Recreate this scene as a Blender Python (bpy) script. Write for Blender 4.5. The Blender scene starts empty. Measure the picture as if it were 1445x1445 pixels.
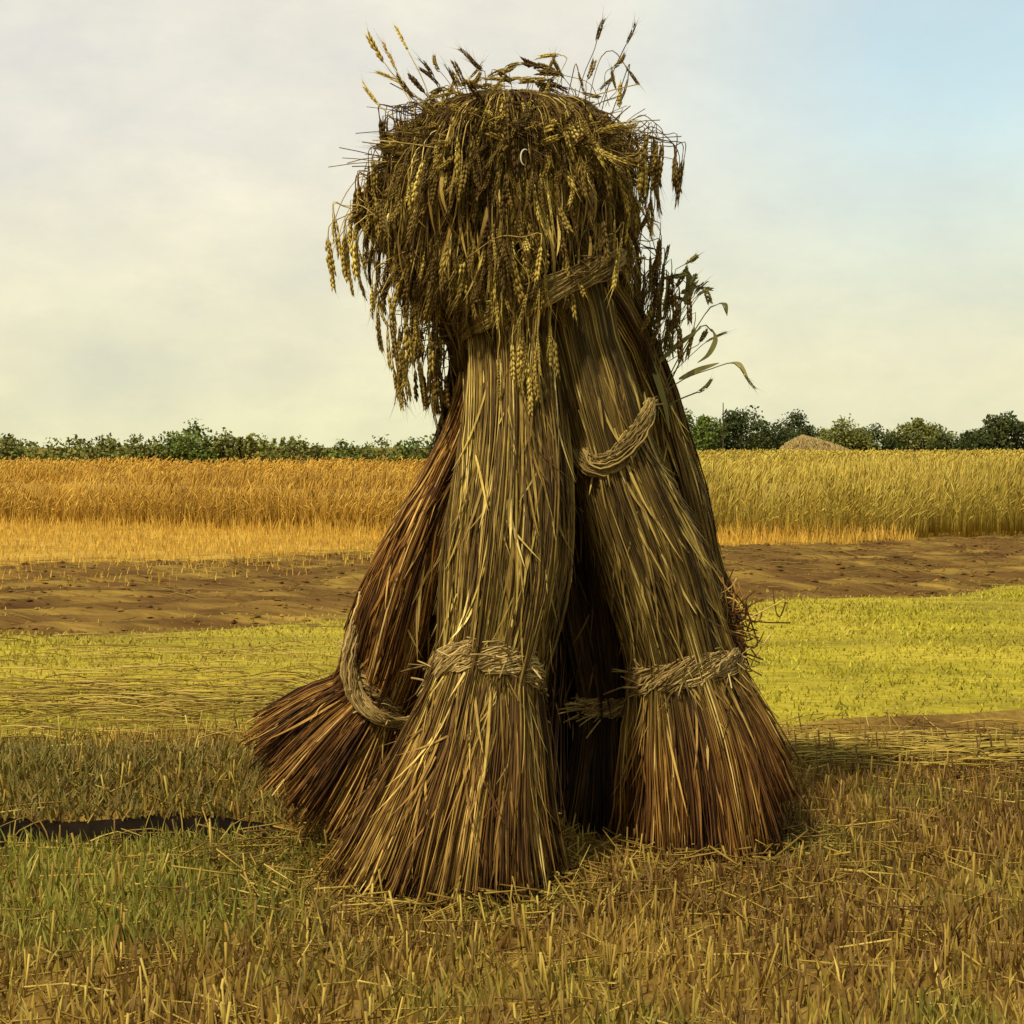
import bpy, math, random
import numpy as np
from math import radians as R

random.seed(7)
rng = np.random.default_rng(11)
scene = bpy.context.scene
COL = scene.collection

# ------------------------------------------------------------------ view set-up
F, HZ, CX, CAM_H = 2375.0, 630.0, 722.5, 1.2


def P(px, py, d):
    """world point seen at picture position (px, py), d metres in front of the camera"""
    return np.array([(px - CX) / F * d, d, CAM_H - (py - HZ) / F * d])


# ------------------------------------------------------------------ small numeric helpers
def hash2(i, j, s):
    n = (i * 374761393 + j * 668265263 + s * 1442695041).astype(np.int64) & 0x7FFFFFFF
    n = ((n ^ (n >> 13)) * 1274126177) & 0x7FFFFFFF
    return ((n ^ (n >> 16)) & 0xFFFF) / 65535.0


def noise2(x, y, seed=0):
    x = np.asarray(x, float); y = np.asarray(y, float)
    i = np.floor(x).astype(np.int64); j = np.floor(y).astype(np.int64)
    u = x - i; v = y - j
    u = u * u * (3 - 2 * u); v = v * v * (3 - 2 * v)
    a = hash2(i, j, seed); b = hash2(i + 1, j, seed)
    c = hash2(i, j + 1, seed); d = hash2(i + 1, j + 1, seed)
    return (a * (1 - u) + b * u) * (1 - v) + (c * (1 - u) + d * u) * v


def fbm(x, y, seed=0, octv=3):
    s = 0; a = 0.5; tot = 0
    for k in range(octv):
        s = s + a * noise2(np.asarray(x) * 2 ** k, np.asarray(y) * 2 ** k, seed + k); tot += a; a *= 0.5
    return s / tot


def sstep(a, b, x):
    t = np.clip((np.asarray(x, float) - a) / (b - a), 0, 1)
    return t * t * (3 - 2 * t)


def crom(ctrl, ts):
    """Catmull-Rom through the rows of ctrl, ts in 0..1 (any shape)"""
    ctrl = np.asarray(ctrl, float); n = len(ctrl)
    d = np.linalg.norm(np.diff(ctrl[:, :3], axis=0), axis=1)
    kn = np.concatenate([[0], np.cumsum(d)]); kn /= kn[-1]
    ts = np.clip(ts, 0, 1)
    f = np.interp(ts, kn, np.arange(n))
    i = np.clip(np.floor(f).astype(int), 0, n - 2); u = (f - i)[..., None]
    p0 = ctrl[np.maximum(i - 1, 0)]; p1 = ctrl[i]; p2 = ctrl[i + 1]; p3 = ctrl[np.minimum(i + 2, n - 1)]
    return 0.5 * (2 * p1 + (p2 - p0) * u + (2 * p0 - 5 * p1 + 4 * p2 - p3) * u ** 2 + (3 * p1 - p0 - 3 * p2 + p3) * u ** 3)


class MB:
    """collects vertices / polygons of one mesh; every vertex carries the floats rnd, t and g"""
    def __init__(self):
        self.v, self.q, self.tr, self.rn, self.t, self.g, self.n = [], [], [], [], [], [], 0

    def add(self, v, quads=None, tris=None, rnd=0.5, t=0.5, g=0.0):
        v = np.asarray(v, float).reshape(-1, 3); k = len(v)
        self.v.append(v)
        for lst, val in ((self.rn, rnd), (self.t, t), (self.g, g)):
            lst.append(np.broadcast_to(np.asarray(val, float), (k,)).copy() if np.ndim(val) == 0 else np.asarray(val, float).reshape(-1))
        if quads is not None and len(quads): self.q.append(np.asarray(quads, int).reshape(-1, 4) + self.n)
        if tris is not None and len(tris): self.tr.append(np.asarray(tris, int).reshape(-1, 3) + self.n)
        self.n += k

    def tubes(self, paths, rad, sides=3, rnd=0.5, t=None, g=0.0, flat=1.0):
        """paths (N,M,3), rad (N,M): N thin tubes; flat < 1 squashes them to ribbons"""
        paths = np.asarray(paths, float); N, M, _ = paths.shape
        rad = np.broadcast_to(np.asarray(rad, float), (N, M))
        T = np.gradient(paths, axis=1); T /= np.linalg.norm(T, axis=2, keepdims=True) + 1e-9
        ref = rng.normal(size=(N, 1, 3)); ref /= np.linalg.norm(ref, axis=2, keepdims=True)
        A = np.cross(T, ref); A /= np.linalg.norm(A, axis=2, keepdims=True) + 1e-9
        B = np.cross(T, A)
        ang = np.arange(sides) * 2 * math.pi / sides
        v = paths[:, :, None, :] + rad[:, :, None, None] * (np.cos(ang)[None, None, :, None] * A[:, :, None, :] + flat * np.sin(ang)[None, None, :, None] * B[:, :, None, :])
        base = (np.arange(N) * M * sides)[:, None, None]; m = np.arange(M - 1)[None, :, None] * sides; s = np.arange(sides)[None, None, :]; s2 = (s + 1) % sides
        q = np.stack([base + m + s, base + m + s2, base + m + sides + s2, base + m + sides + s], -1).reshape(-1, 4)
        rep = lambda a: np.repeat(np.broadcast_to(np.asarray(a, float), (N,)) if np.ndim(a) < 2 else np.asarray(a, float), M * sides) if np.ndim(a) < 2 else np.repeat(np.asarray(a, float).reshape(-1), sides)
        if t is None: t = np.broadcast_to(np.linspace(0, 1, M), (N, M))
        self.add(v, q, rnd=rep(rnd), t=rep(t), g=rep(g))
        ends = np.arange(N) * M * sides
        if sides == 3:
            self.tr.append(np.concatenate([np.stack([ends, ends + 2, ends + 1], 1), np.stack([ends, ends + 1, ends + 2], 1) + (M - 1) * 3]) + self.n - N * M * sides)
        elif sides == 4:
            self.q.append(np.concatenate([np.stack([ends, ends + 3, ends + 2, ends + 1], 1), np.stack([ends, ends + 1, ends + 2, ends + 3], 1) + (M - 1) * 4]) + self.n - N * M * sides)

    def ribbons(self, paths, wid, side, rnd=0.5, g=0.0):
        """flat blades: paths (N,M,3), wid (N,M), side (N,3) unit sideways"""
        paths = np.asarray(paths, float); N, M, _ = paths.shape
        off = np.asarray(wid)[:, :, None] * np.asarray(side)[:, None, :]
        v = np.stack([paths - off, paths + off], 2)
        b = (np.arange(N) * M * 2)[:, None]; m = np.arange(M - 1)[None, :] * 2
        q = np.stack([b + m, b + m + 1, b + m + 3, b + m + 2], -1).reshape(-1, 4)
        rp = lambda a: np.repeat(np.broadcast_to(np.asarray(a, float), (N,)), M * 2)
        self.add(v, q, rnd=rp(rnd), t=np.tile(np.repeat(np.linspace(0, 1, M), 2), N), g=rp(g))

    def stamp(self, tv, tq, tt, origin, axis, length, width, rnd, g=0.0):
        """copies of a template mesh (z = 0..1 along axis) at N places"""
        N = len(origin); K = len(tv)
        ax = np.asarray(axis, float); ax = ax / (np.linalg.norm(ax, axis=1, keepdims=True) + 1e-9)
        ref = rng.normal(size=(N, 3)); A = np.cross(ax, ref); A /= np.linalg.norm(A, axis=1, keepdims=True) + 1e-9
        B = np.cross(ax, A)
        L = np.broadcast_to(np.asarray(length, float), (N,))[:, None, None]; W = np.broadcast_to(np.asarray(width, float), (N,))[:, None, None]
        v = origin[:, None, :] + L * tv[None, :, 2:3] * ax[:, None, :] + W * (tv[None, :, 0:1] * A[:, None, :] + tv[None, :, 1:2] * B[:, None, :])
        off = (np.arange(N) * K)[:, None, None]
        rp = lambda a: np.repeat(np.broadcast_to(np.asarray(a, float), (N,)), K)
        self.add(v, (tq[None] + off) if tq is not None else None, (tt[None] + off) if tt is not None else None, rnd=rp(rnd), t=np.tile(tv[:, 2], N), g=rp(g))

    def build(self, name, mat, parent=None, smooth=True):
        me = bpy.data.meshes.new(name)
        V = np.concatenate(self.v)
        Q = np.concatenate(self.q) if self.q else np.zeros((0, 4), int)
        T = np.concatenate(self.tr) if self.tr else np.zeros((0, 3), int)
        me.vertices.add(len(V)); me.vertices.foreach_set('co', V.astype(np.float32).ravel())
        loops = np.concatenate([Q.ravel(), T.ravel()]).astype(np.int32)
        me.loops.add(len(loops)); me.loops.foreach_set('vertex_index', loops)
        st = np.concatenate([np.arange(len(Q)) * 4, len(Q) * 4 + np.arange(len(T)) * 3]).astype(np.int32)
        me.polygons.add(len(st)); me.polygons.foreach_set('loop_start', st)
        me.polygons.foreach_set('use_smooth', np.full(len(st), smooth))
        me.update(calc_edges=True)
        for nm, arr in (('rnd', self.rn), ('t', self.t), ('g', self.g)):
            at = me.attributes.new(nm, 'FLOAT', 'POINT'); at.data.foreach_set('value', np.concatenate(arr).astype(np.float32))
        me.materials.append(mat)
        o = bpy.data.objects.new(name, me); COL.objects.link(o)
        if parent is not None: o.parent = parent
        return o


def tag(o, label=None, cat=None, group=None, kind=None):
    if label: o['label'] = label
    if cat: o['category'] = cat
    if group: o['group'] = group
    if kind: o['kind'] = kind
    return o


def empty(name, loc, label, cat, group=None):
    o = bpy.data.objects.new(name, None); COL.objects.link(o)
    o.empty_display_size = 0.1
    o['at'] = [float(c) for c in loc]
    return tag(o, label, cat, group)


# ------------------------------------------------------------------ materials
def newmat(name, rough=0.7, spec=0.25):
    m = bpy.data.materials.new(name); m.use_nodes = True
    nt = m.node_tree; nt.nodes.clear()
    out = nt.nodes.new('ShaderNodeOutputMaterial'); b = nt.nodes.new('ShaderNodeBsdfPrincipled')
    b.inputs['Roughness'].default_value = rough; b.inputs['Specular IOR Level'].default_value = spec
    nt.links.new(b.outputs[0], out.inputs[0])
    return m, nt, b


def attr(nt, nm):
    a = nt.nodes.new('ShaderNodeAttribute'); a.attribute_name = nm
    return a.outputs['Fac']


def ramp(nt, fac, stops):
    r = nt.nodes.new('ShaderNodeValToRGB'); e = r.color_ramp.elements
    while len(e) < len(stops): e.new(0.5)
    for k, (p, c) in enumerate(stops):
        e[k].position = p; e[k].color = (*c, 1)
    nt.links.new(fac, r.inputs[0])
    return r.outputs[0]


def mix(nt, fac, a, b, mode='MIX'):
    m = nt.nodes.new('ShaderNodeMix'); m.data_type = 'RGBA'; m.blend_type = mode
    for sock, val in ((m.inputs['Factor'], fac), (m.inputs['A'], a), (m.inputs['B'], b)):
        if hasattr(val, 'node'): nt.links.new(val, sock)
        elif isinstance(val, (int, float)): sock.default_value = val
        else: sock.default_value = (*val, 1)
    return [s for s in m.outputs if s.type == 'RGBA'][0]


def noise(nt, scale, detail=4, vec=None, rough=0.6, stretch=None):
    n = nt.nodes.new('ShaderNodeTexNoise'); n.inputs['Scale'].default_value = scale
    n.inputs['Detail'].default_value = detail; n.inputs['Roughness'].default_value = rough
    if vec is None:
        tc = nt.nodes.new('ShaderNodeNewGeometry'); vec = tc.outputs['Position']
    if stretch:
        mp = nt.nodes.new('ShaderNodeMapping'); mp.inputs['Scale'].default_value = stretch
        nt.links.new(vec, mp.inputs['Vector']); vec = mp.outputs[0]
    nt.links.new(vec, n.inputs['Vector'])
    return n.outputs['Fac']


def mathn(nt, op, a, b=None, clamp=False):
    m = nt.nodes.new('ShaderNodeMath'); m.operation = op; m.use_clamp = clamp
    for k, v in enumerate((a, b)):
        if v is None: continue
        if hasattr(v, 'node'): nt.links.new(v, m.inputs[k])
        else: m.inputs[k].default_value = v
    return m.outputs[0]


def straw_mat(name, body, foot, foot_at=(0.12, 0.34), stain=0.55):
    """straw: colour per stalk, butts of another tone than the stems, weather stains"""
    m, nt, b = newmat(name, 0.68, 0.12)
    r = attr(nt, 'rnd'); t = attr(nt, 't')
    cb = ramp(nt, r, body); cf = ramp(nt, r, foot)
    mr = nt.nodes.new('ShaderNodeMapRange'); mr.interpolation_type = 'SMOOTHSTEP'
    nt.links.new(t, mr.inputs['Value']); mr.inputs['From Min'].default_value = foot_at[0]; mr.inputs['From Max'].default_value = foot_at[1]
    c = mix(nt, mr.outputs[0], cf, cb)
    n = noise(nt, 7, 3, stretch=(1, 1, 0.35))
    st = ramp(nt, n, [(0.38, (0.36, 0.28, 0.20)), (0.58, (1, 1, 1))])
    c = mix(nt, stain, c, st, 'MULTIPLY')
    n2 = noise(nt, 60, 2, stretch=(1, 1, 0.15))
    c = mix(nt, 0.6, c, ramp(nt, n2, [(0.3, (0.55, 0.5, 0.45)), (0.65, (1.15, 1.12, 1.05))]), 'MULTIPLY')
    nt.links.new(c, b.inputs['Base Color'])
    return m


OLIVE = [(0.0, (0.050, 0.027, 0.006)), (0.3, (0.110, 0.064, 0.012)), (0.62, (0.255, 0.165, 0.030)), (0.88, (0.54, 0.385, 0.082)), (1.0, (0.74, 0.58, 0.19))]
GREENY = [(0.0, (0.052, 0.034, 0.009)), (0.3, (0.100, 0.061, 0.013)), (0.62, (0.215, 0.142, 0.030)), (0.9, (0.47, 0.34, 0.078)), (1.0, (0.64, 0.50, 0.15))]
RUSSET = [(0.0, (0.045, 0.018, 0.004)), (0.32, (0.135, 0.057, 0.011)), (0.66, (0.32, 0.155, 0.026)), (0.9, (0.56, 0.35, 0.085)), (1.0, (0.72, 0.51, 0.16))]
GOLD = [(0.0, (0.050, 0.022, 0.005)), (0.32, (0.150, 0.071, 0.014)), (0.64, (0.36, 0.205, 0.038)), (0.9, (0.62, 0.42, 0.10)), (1.0, (0.76, 0.57, 0.18))]
SHADE_BROWN = [(0.0, (0.020, 0.010, 0.004)), (0.5, (0.052, 0.028, 0.008)), (0.9, (0.13, 0.078, 0.019)), (1.0, (0.22, 0.14, 0.04))]  # rear sheaves: shade of the gap worked into the straw colour
EAR = [(0.0, (0.075, 0.042, 0.009)), (0.3, (0.145, 0.090, 0.017)), (0.6, (0.285, 0.198, 0.036)), (0.88, (0.53, 0.39, 0.080)), (1.0, (0.70, 0.54, 0.13))]
M = {}
M['front'] = straw_mat('olive_straw', OLIVE, GOLD)
M['right'] = straw_mat('greenish_straw', GREENY, RUSSET)
M['left'] = straw_mat('russet_straw', RUSSET, RUSSET)
M['rear'] = straw_mat('shade_brown_straw', SHADE_BROWN, SHADE_BROWN)
M['ear'] = straw_mat('grain_ears', EAR, EAR)
M['band'] = straw_mat('plaited_straw', [(0, (0.11, 0.07, 0.02)), (0.5, (0.30, 0.20, 0.06)), (1, (0.55, 0.40, 0.14))], RUSSET, (-2, -1))
M['knot'] = straw_mat('dull_straw', [(0, (0.07, 0.04, 0.012)), (0.5, (0.19, 0.125, 0.034)), (1, (0.44, 0.32, 0.09))], RUSSET, (-2, -1))
M['leaf'] = None
M['pale'] = straw_mat('pale_mark', [(0, (0.45, 0.41, 0.3)), (1, (0.6, 0.55, 0.42))], OLIVE, (-2, -1))


def blade_mat(name, dry, green, rough=0.6):
    m, nt, b = newmat(name, rough, 0.2)
    r = attr(nt, 'rnd'); g = attr(nt, 'g')
    c = mix(nt, g, ramp(nt, r, dry), ramp(nt, r, green))
    nt.links.new(c, b.inputs['Base Color'])
    # thin blades let some light through
    tr = nt.nodes.new('ShaderNodeBsdfTranslucent'); nt.links.new(c, tr.inputs['Color'])
    ms = nt.nodes.new('ShaderNodeMixShader'); ms.inputs[0].default_value = 0.25
    out = [n for n in nt.nodes if n.type == 'OUTPUT_MATERIAL'][0]
    nt.links.new(b.outputs[0], ms.inputs[1]); nt.links.new(tr.outputs[0], ms.inputs[2]); nt.links.new(ms.outputs[0], out.inputs[0])
    return m


M['stubble'] = blade_mat('stubble_straw', [(0, (0.11, 0.048, 0.010)), (0.4, (0.26, 0.145, 0.024)), (0.75, (0.46, 0.30, 0.045)), (1, (0.66, 0.47, 0.10))],
                         [(0, (0.07, 0.066, 0.008)), (0.5, (0.19, 0.18, 0.020)), (1, (0.38, 0.32, 0.045))])
M['meadow'] = blade_mat('meadow_grass', [(0, (0.19, 0.125, 0.015)), (0.5, (0.36, 0.270, 0.040)), (1, (0.58, 0.44, 0.075))],
                        [(0, (0.12, 0.105, 0.010)), (0.5, (0.36, 0.315, 0.018)), (1, (0.54, 0.46, 0.035))])
M['wheat'] = blade_mat('ripe_wheat', [(0, (0.31, 0.165, 0.022)), (0.4, (0.56, 0.300, 0.034)), (1, (0.78, 0.48, 0.070))],
                       [(0, (0.24, 0.175, 0.022)), (0.5, (0.46, 0.345, 0.045)), (1, (0.68, 0.52, 0.09))])
M['leaf'] = blade_mat('dry_leaf', [(0, (0.10, 0.09, 0.02)), (0.6, (0.20, 0.175, 0.04)), (1, (0.36, 0.30, 0.08))], [(0, (0.1, 0.1, 0.02)), (1, (0.2, 0.2, 0.04))])
M['weed'] = blade_mat('weed_leaves', [(0, (0.11, 0.06, 0.014)), (1, (0.34, 0.22, 0.045))], [(0, (0.09, 0.085, 0.012)), (1, (0.28, 0.25, 0.04))])


def soil_mat(name, cols, scale, stretch, fine=22, bump=0.4):
    m, nt, b = newmat(name, 0.95, 0.05)
    n = noise(nt, scale, 6, stretch=stretch)
    c = ramp(nt, n, cols)
    n2 = noise(nt, fine, 5, stretch=stretch)
    c = mix(nt, 0.75, c, ramp(nt, n2, [(0.3, (0.5, 0.46, 0.42)), (0.7, (1.25, 1.2, 1.1))]), 'MULTIPLY')
    nt.links.new(c, b.inputs['Base Color'])
    bp = nt.nodes.new('ShaderNodeBump'); bp.inputs['Strength'].default_value = bump; bp.inputs['Distance'].default_value = 0.04
    nt.links.new(n2, bp.inputs['Height']); nt.links.new(bp.outputs[0], b.inputs['Normal'])
    return m


M['ground'] = soil_mat('field_soil', [(0.3, (0.11, 0.058, 0.015)), (0.5, (0.19, 0.115, 0.024)), (0.7, (0.28, 0.185, 0.036))], 2.0, (1, 1, 1), 30)
M['plough'] = soil_mat('ploughed_soil', [(0.32, (0.085, 0.041, 0.012)), (0.5, (0.150, 0.082, 0.020)), (0.68, (0.32, 0.205, 0.040))], 1.1, (0.4, 2.6, 1), 9, 0.9)
M['ditch_shade'] = soil_mat('ditch_shade_soil', [(0.3, (0.005, 0.003, 0.002)), (0.7, (0.014, 0.009, 0.004))], 4, (1, 1, 1), 20)  # near-black soil colour stands for the shade in the ditch crevice
M['turf'] = soil_mat('meadow_soil', [(0.3, (0.17, 0.133, 0.017)), (0.5, (0.33, 0.270, 0.024)), (0.7, (0.47, 0.370, 0.036))], 0.8, (0.5, 1.5, 1), 14)
M['ochre'] = soil_mat('stubble_soil', [(0.3, (0.24, 0.135, 0.024)), (0.5, (0.38, 0.23, 0.036)), (0.7, (0.48, 0.32, 0.06))], 0.7, (0.5, 1.2, 1), 12)


# ------------------------------------------------------------------ the land
def edge_wob(x, s, a): return a * (fbm(np.asarray(x) * 0.9 + 50, np.zeros_like(np.asarray(x, float)) + s, 3) - 0.5) * 2
def meadow_near(x): x = np.clip(x, -6, 6); return 6.75 + 0.36 * x + edge_wob(x, 1, 0.12)
def plough_near(x): x = np.clip(x, -5, 5); return 11.6 + 0.60 * x + edge_wob(x, 7, 0.55)
def plough_far(x): x = np.clip(x, -8, 8); return 19.0 + 0.46 * x + edge_wob(x, 13, 0.7)
def wheat_front(x): x = np.clip(x, -12, 12); return np.maximum(22.6 - 0.42 * x, plough_far(x) + 0.05) + edge_wob(x, 19, 0.2)
def ditch_line(x): return 5.16 - 0.10 * (x + 0.7) + 0.05 * np.sin(x * 5)


def height(x, y):
    x = np.asarray(x, float); y = np.asarray(y, float)
    h = 0.03 * (fbm(x * 0.8, y * 0.8, 21) - 0.5) * sstep(3, 6, y + 2)
    left = sstep(-0.55, -1.0, x)
    d = y - ditch_line(x)
    h = h + left * (0.12 * sstep(0.02, 0.42, d) * sstep(14, 7, y) - 0.16 * np.exp(-((d + 0.02) / 0.06) ** 2))
    rt = sstep(0.9, 1.4, x)
    dr = y - meadow_near(x)
    h = h + rt * (0.05 * np.exp(-((dr + 0.10) / 0.10) ** 2) - 0.05 * np.exp(-((dr - 0.12) / 0.09) ** 2))
    pl = sstep(0, 0.5, y - plough_near(x)) * sstep(0, 0.5, plough_far(x) - y)
    h = h + pl * 0.045 * np.sin((y - 0.5 * x + 0.35 * fbm(x * 0.5, y * 0.5, 33)) * 2 * math.pi / 0.62) + pl * 0.06 * (fbm(x * 2.2, y * 3.5, 40) - 0.5)
    return h


def sheet(name, mat, near, far, xs, ny, lift, wide=False):
    """a strip of land between the two lines near(x) and far(x), laid on the height field"""
    X = np.asarray(xs); v = np.linspace(0, 1, ny)
    a = near(X)[None]; b = far(X)[None]
    Y = a + (b - a) * (v[:, None] ** (1 if not wide else 2.6))
    XX = np.broadcast_to(X[None], Y.shape)
    Z = height(XX, Y) + lift
    # the rim of the strip turns down into the ground
    rim = np.zeros_like(Z)
    if lift > 0: rim[0] = rim[-1] = -0.03; rim[:, 0] = rim[:, -1] = -0.03
    Vv = np.stack([XX, Y, Z + rim], -1).reshape(-1, 3)
    nx = len(X); i = np.arange(ny - 1)[:, None] * nx + np.arange(nx - 1)[None]
    q = np.stack([i, i + 1, i + nx + 1, i + nx], -1).reshape(-1, 4)
    mb = MB(); mb.add(Vv, q)
    return tag(mb.build(name, mat), kind='structure')


xs_fine = np.linspace(-4.5, 4.5, 361)
xs_all = np.concatenate([-np.geomspace(900, 14, 16), np.linspace(-13, 13, 421), np.geomspace(14, 900, 16)])
yr = np.concatenate([np.linspace(-3, 3, 13)[:-1], np.linspace(3, 8, 201)[:-1], np.linspace(8, 24, 260)[:-1], np.geomspace(24, 1600, 30)])
XX, YY = np.meshgrid(xs_all, yr)
g = MB(); nx = len(xs_all); i = np.arange(len(yr) - 1)[:, None] * nx + np.arange(nx - 1)[None]
g.add(np.stack([XX, YY, height(XX, YY)], -1), np.stack([i, i + 1, i + nx + 1, i + nx], -1))
tag(g.build('ground', M['ground']), kind='structure')
xs_m = np.linspace(-7, 7, 281); xs_p = np.linspace(-18, 18, 641)
sheet('meadow_field', M['turf'], meadow_near, lambda x: plough_near(x) - 0.02, xs_m, 150, 0.008)
sheet('ploughed_field', M['plough'], plough_near, plough_far, xs_p, 200, 0.012)
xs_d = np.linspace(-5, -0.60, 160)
sheet('ditch', M['ditch_shade'], lambda x: ditch_line(x) - 0.085 * sstep(-0.55, -0.9, x) - 0.005, lambda x: ditch_line(x) + (0.10 + 0.07 * fbm(x * 5, x * 0, 5)) * sstep(-0.55, -0.8, x) + 0.004, xs_d, 16, 0.006)  # dark sheet carries painted shade from the crevice up the bank face
sheet('stubble_field', M['ochre'], lambda x: plough_far(x) + 0.02, lambda x: wheat_front(x) + 3.0, xs_p, 60, 0.008)


# ------------------------------------------------------------------ ground cover
def blades(mb, x, y, hgt, wid, lean, rnd, gg, segs=4, curl=0.5):
    N = len(x); base = np.stack([x, y, height(x, y) - 0.01], 1)
    az = rng.uniform(0, 2 * math.pi, N); dirn = np.stack([np.cos(az), np.sin(az), np.zeros(N)], 1)
    u = np.linspace(0, 1, segs)[None, :, None]
    ln = (lean * hgt)[:, None, None]
    path = base[:, None, :] + u * hgt[:, None, None] * np.array([0, 0, 1.0]) + dirn[:, None, :] * ln * (u * (1 - curl) + u ** 2 * curl)
    path[:, :, 2] -= (ln * 0.35 * u ** 2)[:, :, 0]
    sd = rng.uniform(-0.9, 0.9, N); side = np.stack([np.cos(sd), np.sin(sd), np.zeros(N)], 1)
    w = wid[:, None] * np.array([0.8, 1.0, 0.75, 0.12] if segs == 4 else [1, 0.9, 0.2])[None]
    mb.ribbons(path, w, side, rnd, gg)


def scatter(n, y0, y1, half=0.36, extra=0.6):
    y = rng.uniform(y0, y1, n * 2); x = rng.uniform(-1, 1, n * 2) * (half * y1 + extra)
    k = np.abs(x) < half * y + extra
    return x[k][:n], y[k][:n]


def greenness(x, y):
    zone = sstep(-0.30, -0.75, x) * sstep(3.75, 4.25, y + 0.3 * (fbm(x * 2, y * 2, 60) - 0.5)) * sstep(5.3, 5.1, y)
    return np.clip(zone * 0.95 + 0.9 * (sstep(0.52, 0.72, fbm(x * 2.2, y * 1.6, 55))) * 0.75 + 0.15 * sstep(0.2, -1, x), 0, 1)


# stubble and grass round the stook
stub = MB()
x, y = scatter(52000, 3.0, 6.9)
keep = (y < meadow_near(x) + 0.05) & ~((x < -0.62) & (np.abs(y - ditch_line(x) - 0.01) < 0.10))
x, y = x[keep], y[keep]; n = len(x)
gn = greenness(x, y)
patch = fbm(x * 3.0, y * 2.2, 70)
h = rng.uniform(0.03, 0.10, n) * (0.5 + 0.9 * patch) * (1 - 0.3 * sstep(4.6, 6.5, y))
gg = np.clip(gn + rng.normal(0, 0.16, n), 0, 1)
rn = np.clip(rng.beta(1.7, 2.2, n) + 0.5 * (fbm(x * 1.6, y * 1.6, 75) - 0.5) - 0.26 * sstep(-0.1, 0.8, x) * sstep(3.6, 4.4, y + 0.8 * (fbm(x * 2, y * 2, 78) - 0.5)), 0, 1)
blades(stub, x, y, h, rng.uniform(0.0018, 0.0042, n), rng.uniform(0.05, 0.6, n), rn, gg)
tag(stub.build('grass', M['stubble']), 'short dry grass and green blades over the near field', 'grass', kind='stuff')

cut = MB()
x, y = scatter(5200, 3.0, 6.9)
row = np.sin((x + 0.05 * np.sin(y * 3)) * 2 * math.pi / 0.17)
keep = (y < meadow_near(x) - 0.05) & (row > -0.5) & ~((x < -0.62) & (np.abs(y - ditch_line(x)) < 0.12)) & (rng.uniform(0, 1, len(x)) > 0.75 * greenness(x, y) * (x < 0))
x, y = x[keep], y[keep]; n = len(x)
h = rng.uniform(0.04, 0.125, n)
b0 = np.stack([x, y, height(x, y) - 0.01], 1)
tip = b0 + np.stack([rng.normal(0, 0.16, n) * h, rng.normal(0, 0.16, n) * h, h], 1)
pth = b0[:, None] + (tip - b0)[:, None] * np.linspace(0, 1, 3)[None, :, None]
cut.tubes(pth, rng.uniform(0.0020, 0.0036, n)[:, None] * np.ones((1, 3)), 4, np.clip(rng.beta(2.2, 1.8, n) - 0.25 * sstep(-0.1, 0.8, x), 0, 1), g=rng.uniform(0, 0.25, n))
# fallen straws
x, y = scatter(2300, 3.0, 7.2); n = len(x)
az = rng.uniform(0, math.pi, n); L = rng.uniform(0.05, 0.24, n)
u = np.linspace(-0.5, 0.5, 4)[None, :]
px_ = x[:, None] + np.cos(az)[:, None] * L[:, None] * u; py_ = y[:, None] + np.sin(az)[:, None] * L[:, None] * u
pz_ = height(px_, py_) + 0.012 + 0.02 * rng.uniform(0, 1, (n, 1)) + 0.02 * u * rng.normal(0, 1, (n, 1))
cut.tubes(np.stack([px_, py_, pz_], -1), rng.uniform(0.0016, 0.003, n)[:, None] * np.ones((1, 4)), 3, np.clip(rng.beta(2.2, 1.7, n), 0, 1), g=rng.uniform(0, .2, n))
for (fx, fy, fr_, n) in ((P(632, 0, 4.55)[0], 4.40, 0.42, 480), (P(1005, 0, 5.0)[0], 4.86, 0.36, 380), (P(430, 0, 5.1)[0], 5.0, 0.3, 380), (P(830, 0, 5)[0], 4.85, 0.4, 260)):
    x = fx + rng.normal(0, fr_ * .75, n); y = fy + rng.normal(0, 0.20, n)
    az = rng.uniform(0, math.pi, n); L = rng.uniform(0.04, 0.2, n); u = np.linspace(-0.5, 0.5, 4)[None, :]
    px_ = x[:, None] + np.cos(az)[:, None] * L[:, None] * u; py_ = y[:, None] + np.sin(az)[:, None] * L[:, None] * u
    pz_ = height(px_, py_) + 0.012 + 0.05 * rng.uniform(0, 1, (n, 1)) ** 2 + 0.25 * L[:, None] * u * rng.normal(0, 1, (n, 1))
    cut.tubes(np.stack([px_, py_, np.maximum(pz_, height(px_, py_) + .004)], -1), rng.uniform(0.0014, 0.003, n)[:, None] * np.ones((1, 4)), 3, np.clip(rng.beta(1.8, 2.0, n), 0, 1), g=rng.uniform(0, .15, n))
# swathe of pale straw left lying on the right, and some on the left below the meadow
for (cx_, cy_, sx, sy, n, a0) in ((1.72, 6.55, 0.50, 0.16, 900, 0.05), (-1.55, 6.9, 0.7, 0.45, 420, -0.1), (-1.5, 8.0, 0.9, 0.8, 260, 0.0)):
    x = cx_ + rng.normal(0, sx, n); y = cy_ + rng.normal(0, sy, n)
    az = a0 + rng.normal(0, 0.22, n); L = rng.uniform(0.12, 0.36, n); u = np.linspace(-0.5, 0.5, 5)[None, :]
    px_ = x[:, None] + np.cos(az)[:, None] * L[:, None] * u; py_ = y[:, None] + np.sin(az)[:, None] * L[:, None] * u
    pz_ = height(px_, py_) + 0.015 + 0.045 * rng.uniform(0, 1, (n, 1)) - 0.1 * (u ** 2) * rng.uniform(0, 1, (n, 1))
    cut.tubes(np.stack([px_, py_, pz_], -1), rng.uniform(0.002, 0.0034, n)[:, None] * np.ones((1, 5)), 3, np.clip(rng.beta(3, 1.4, n), 0, 1), g=rng.uniform(0, .5, n))
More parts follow.
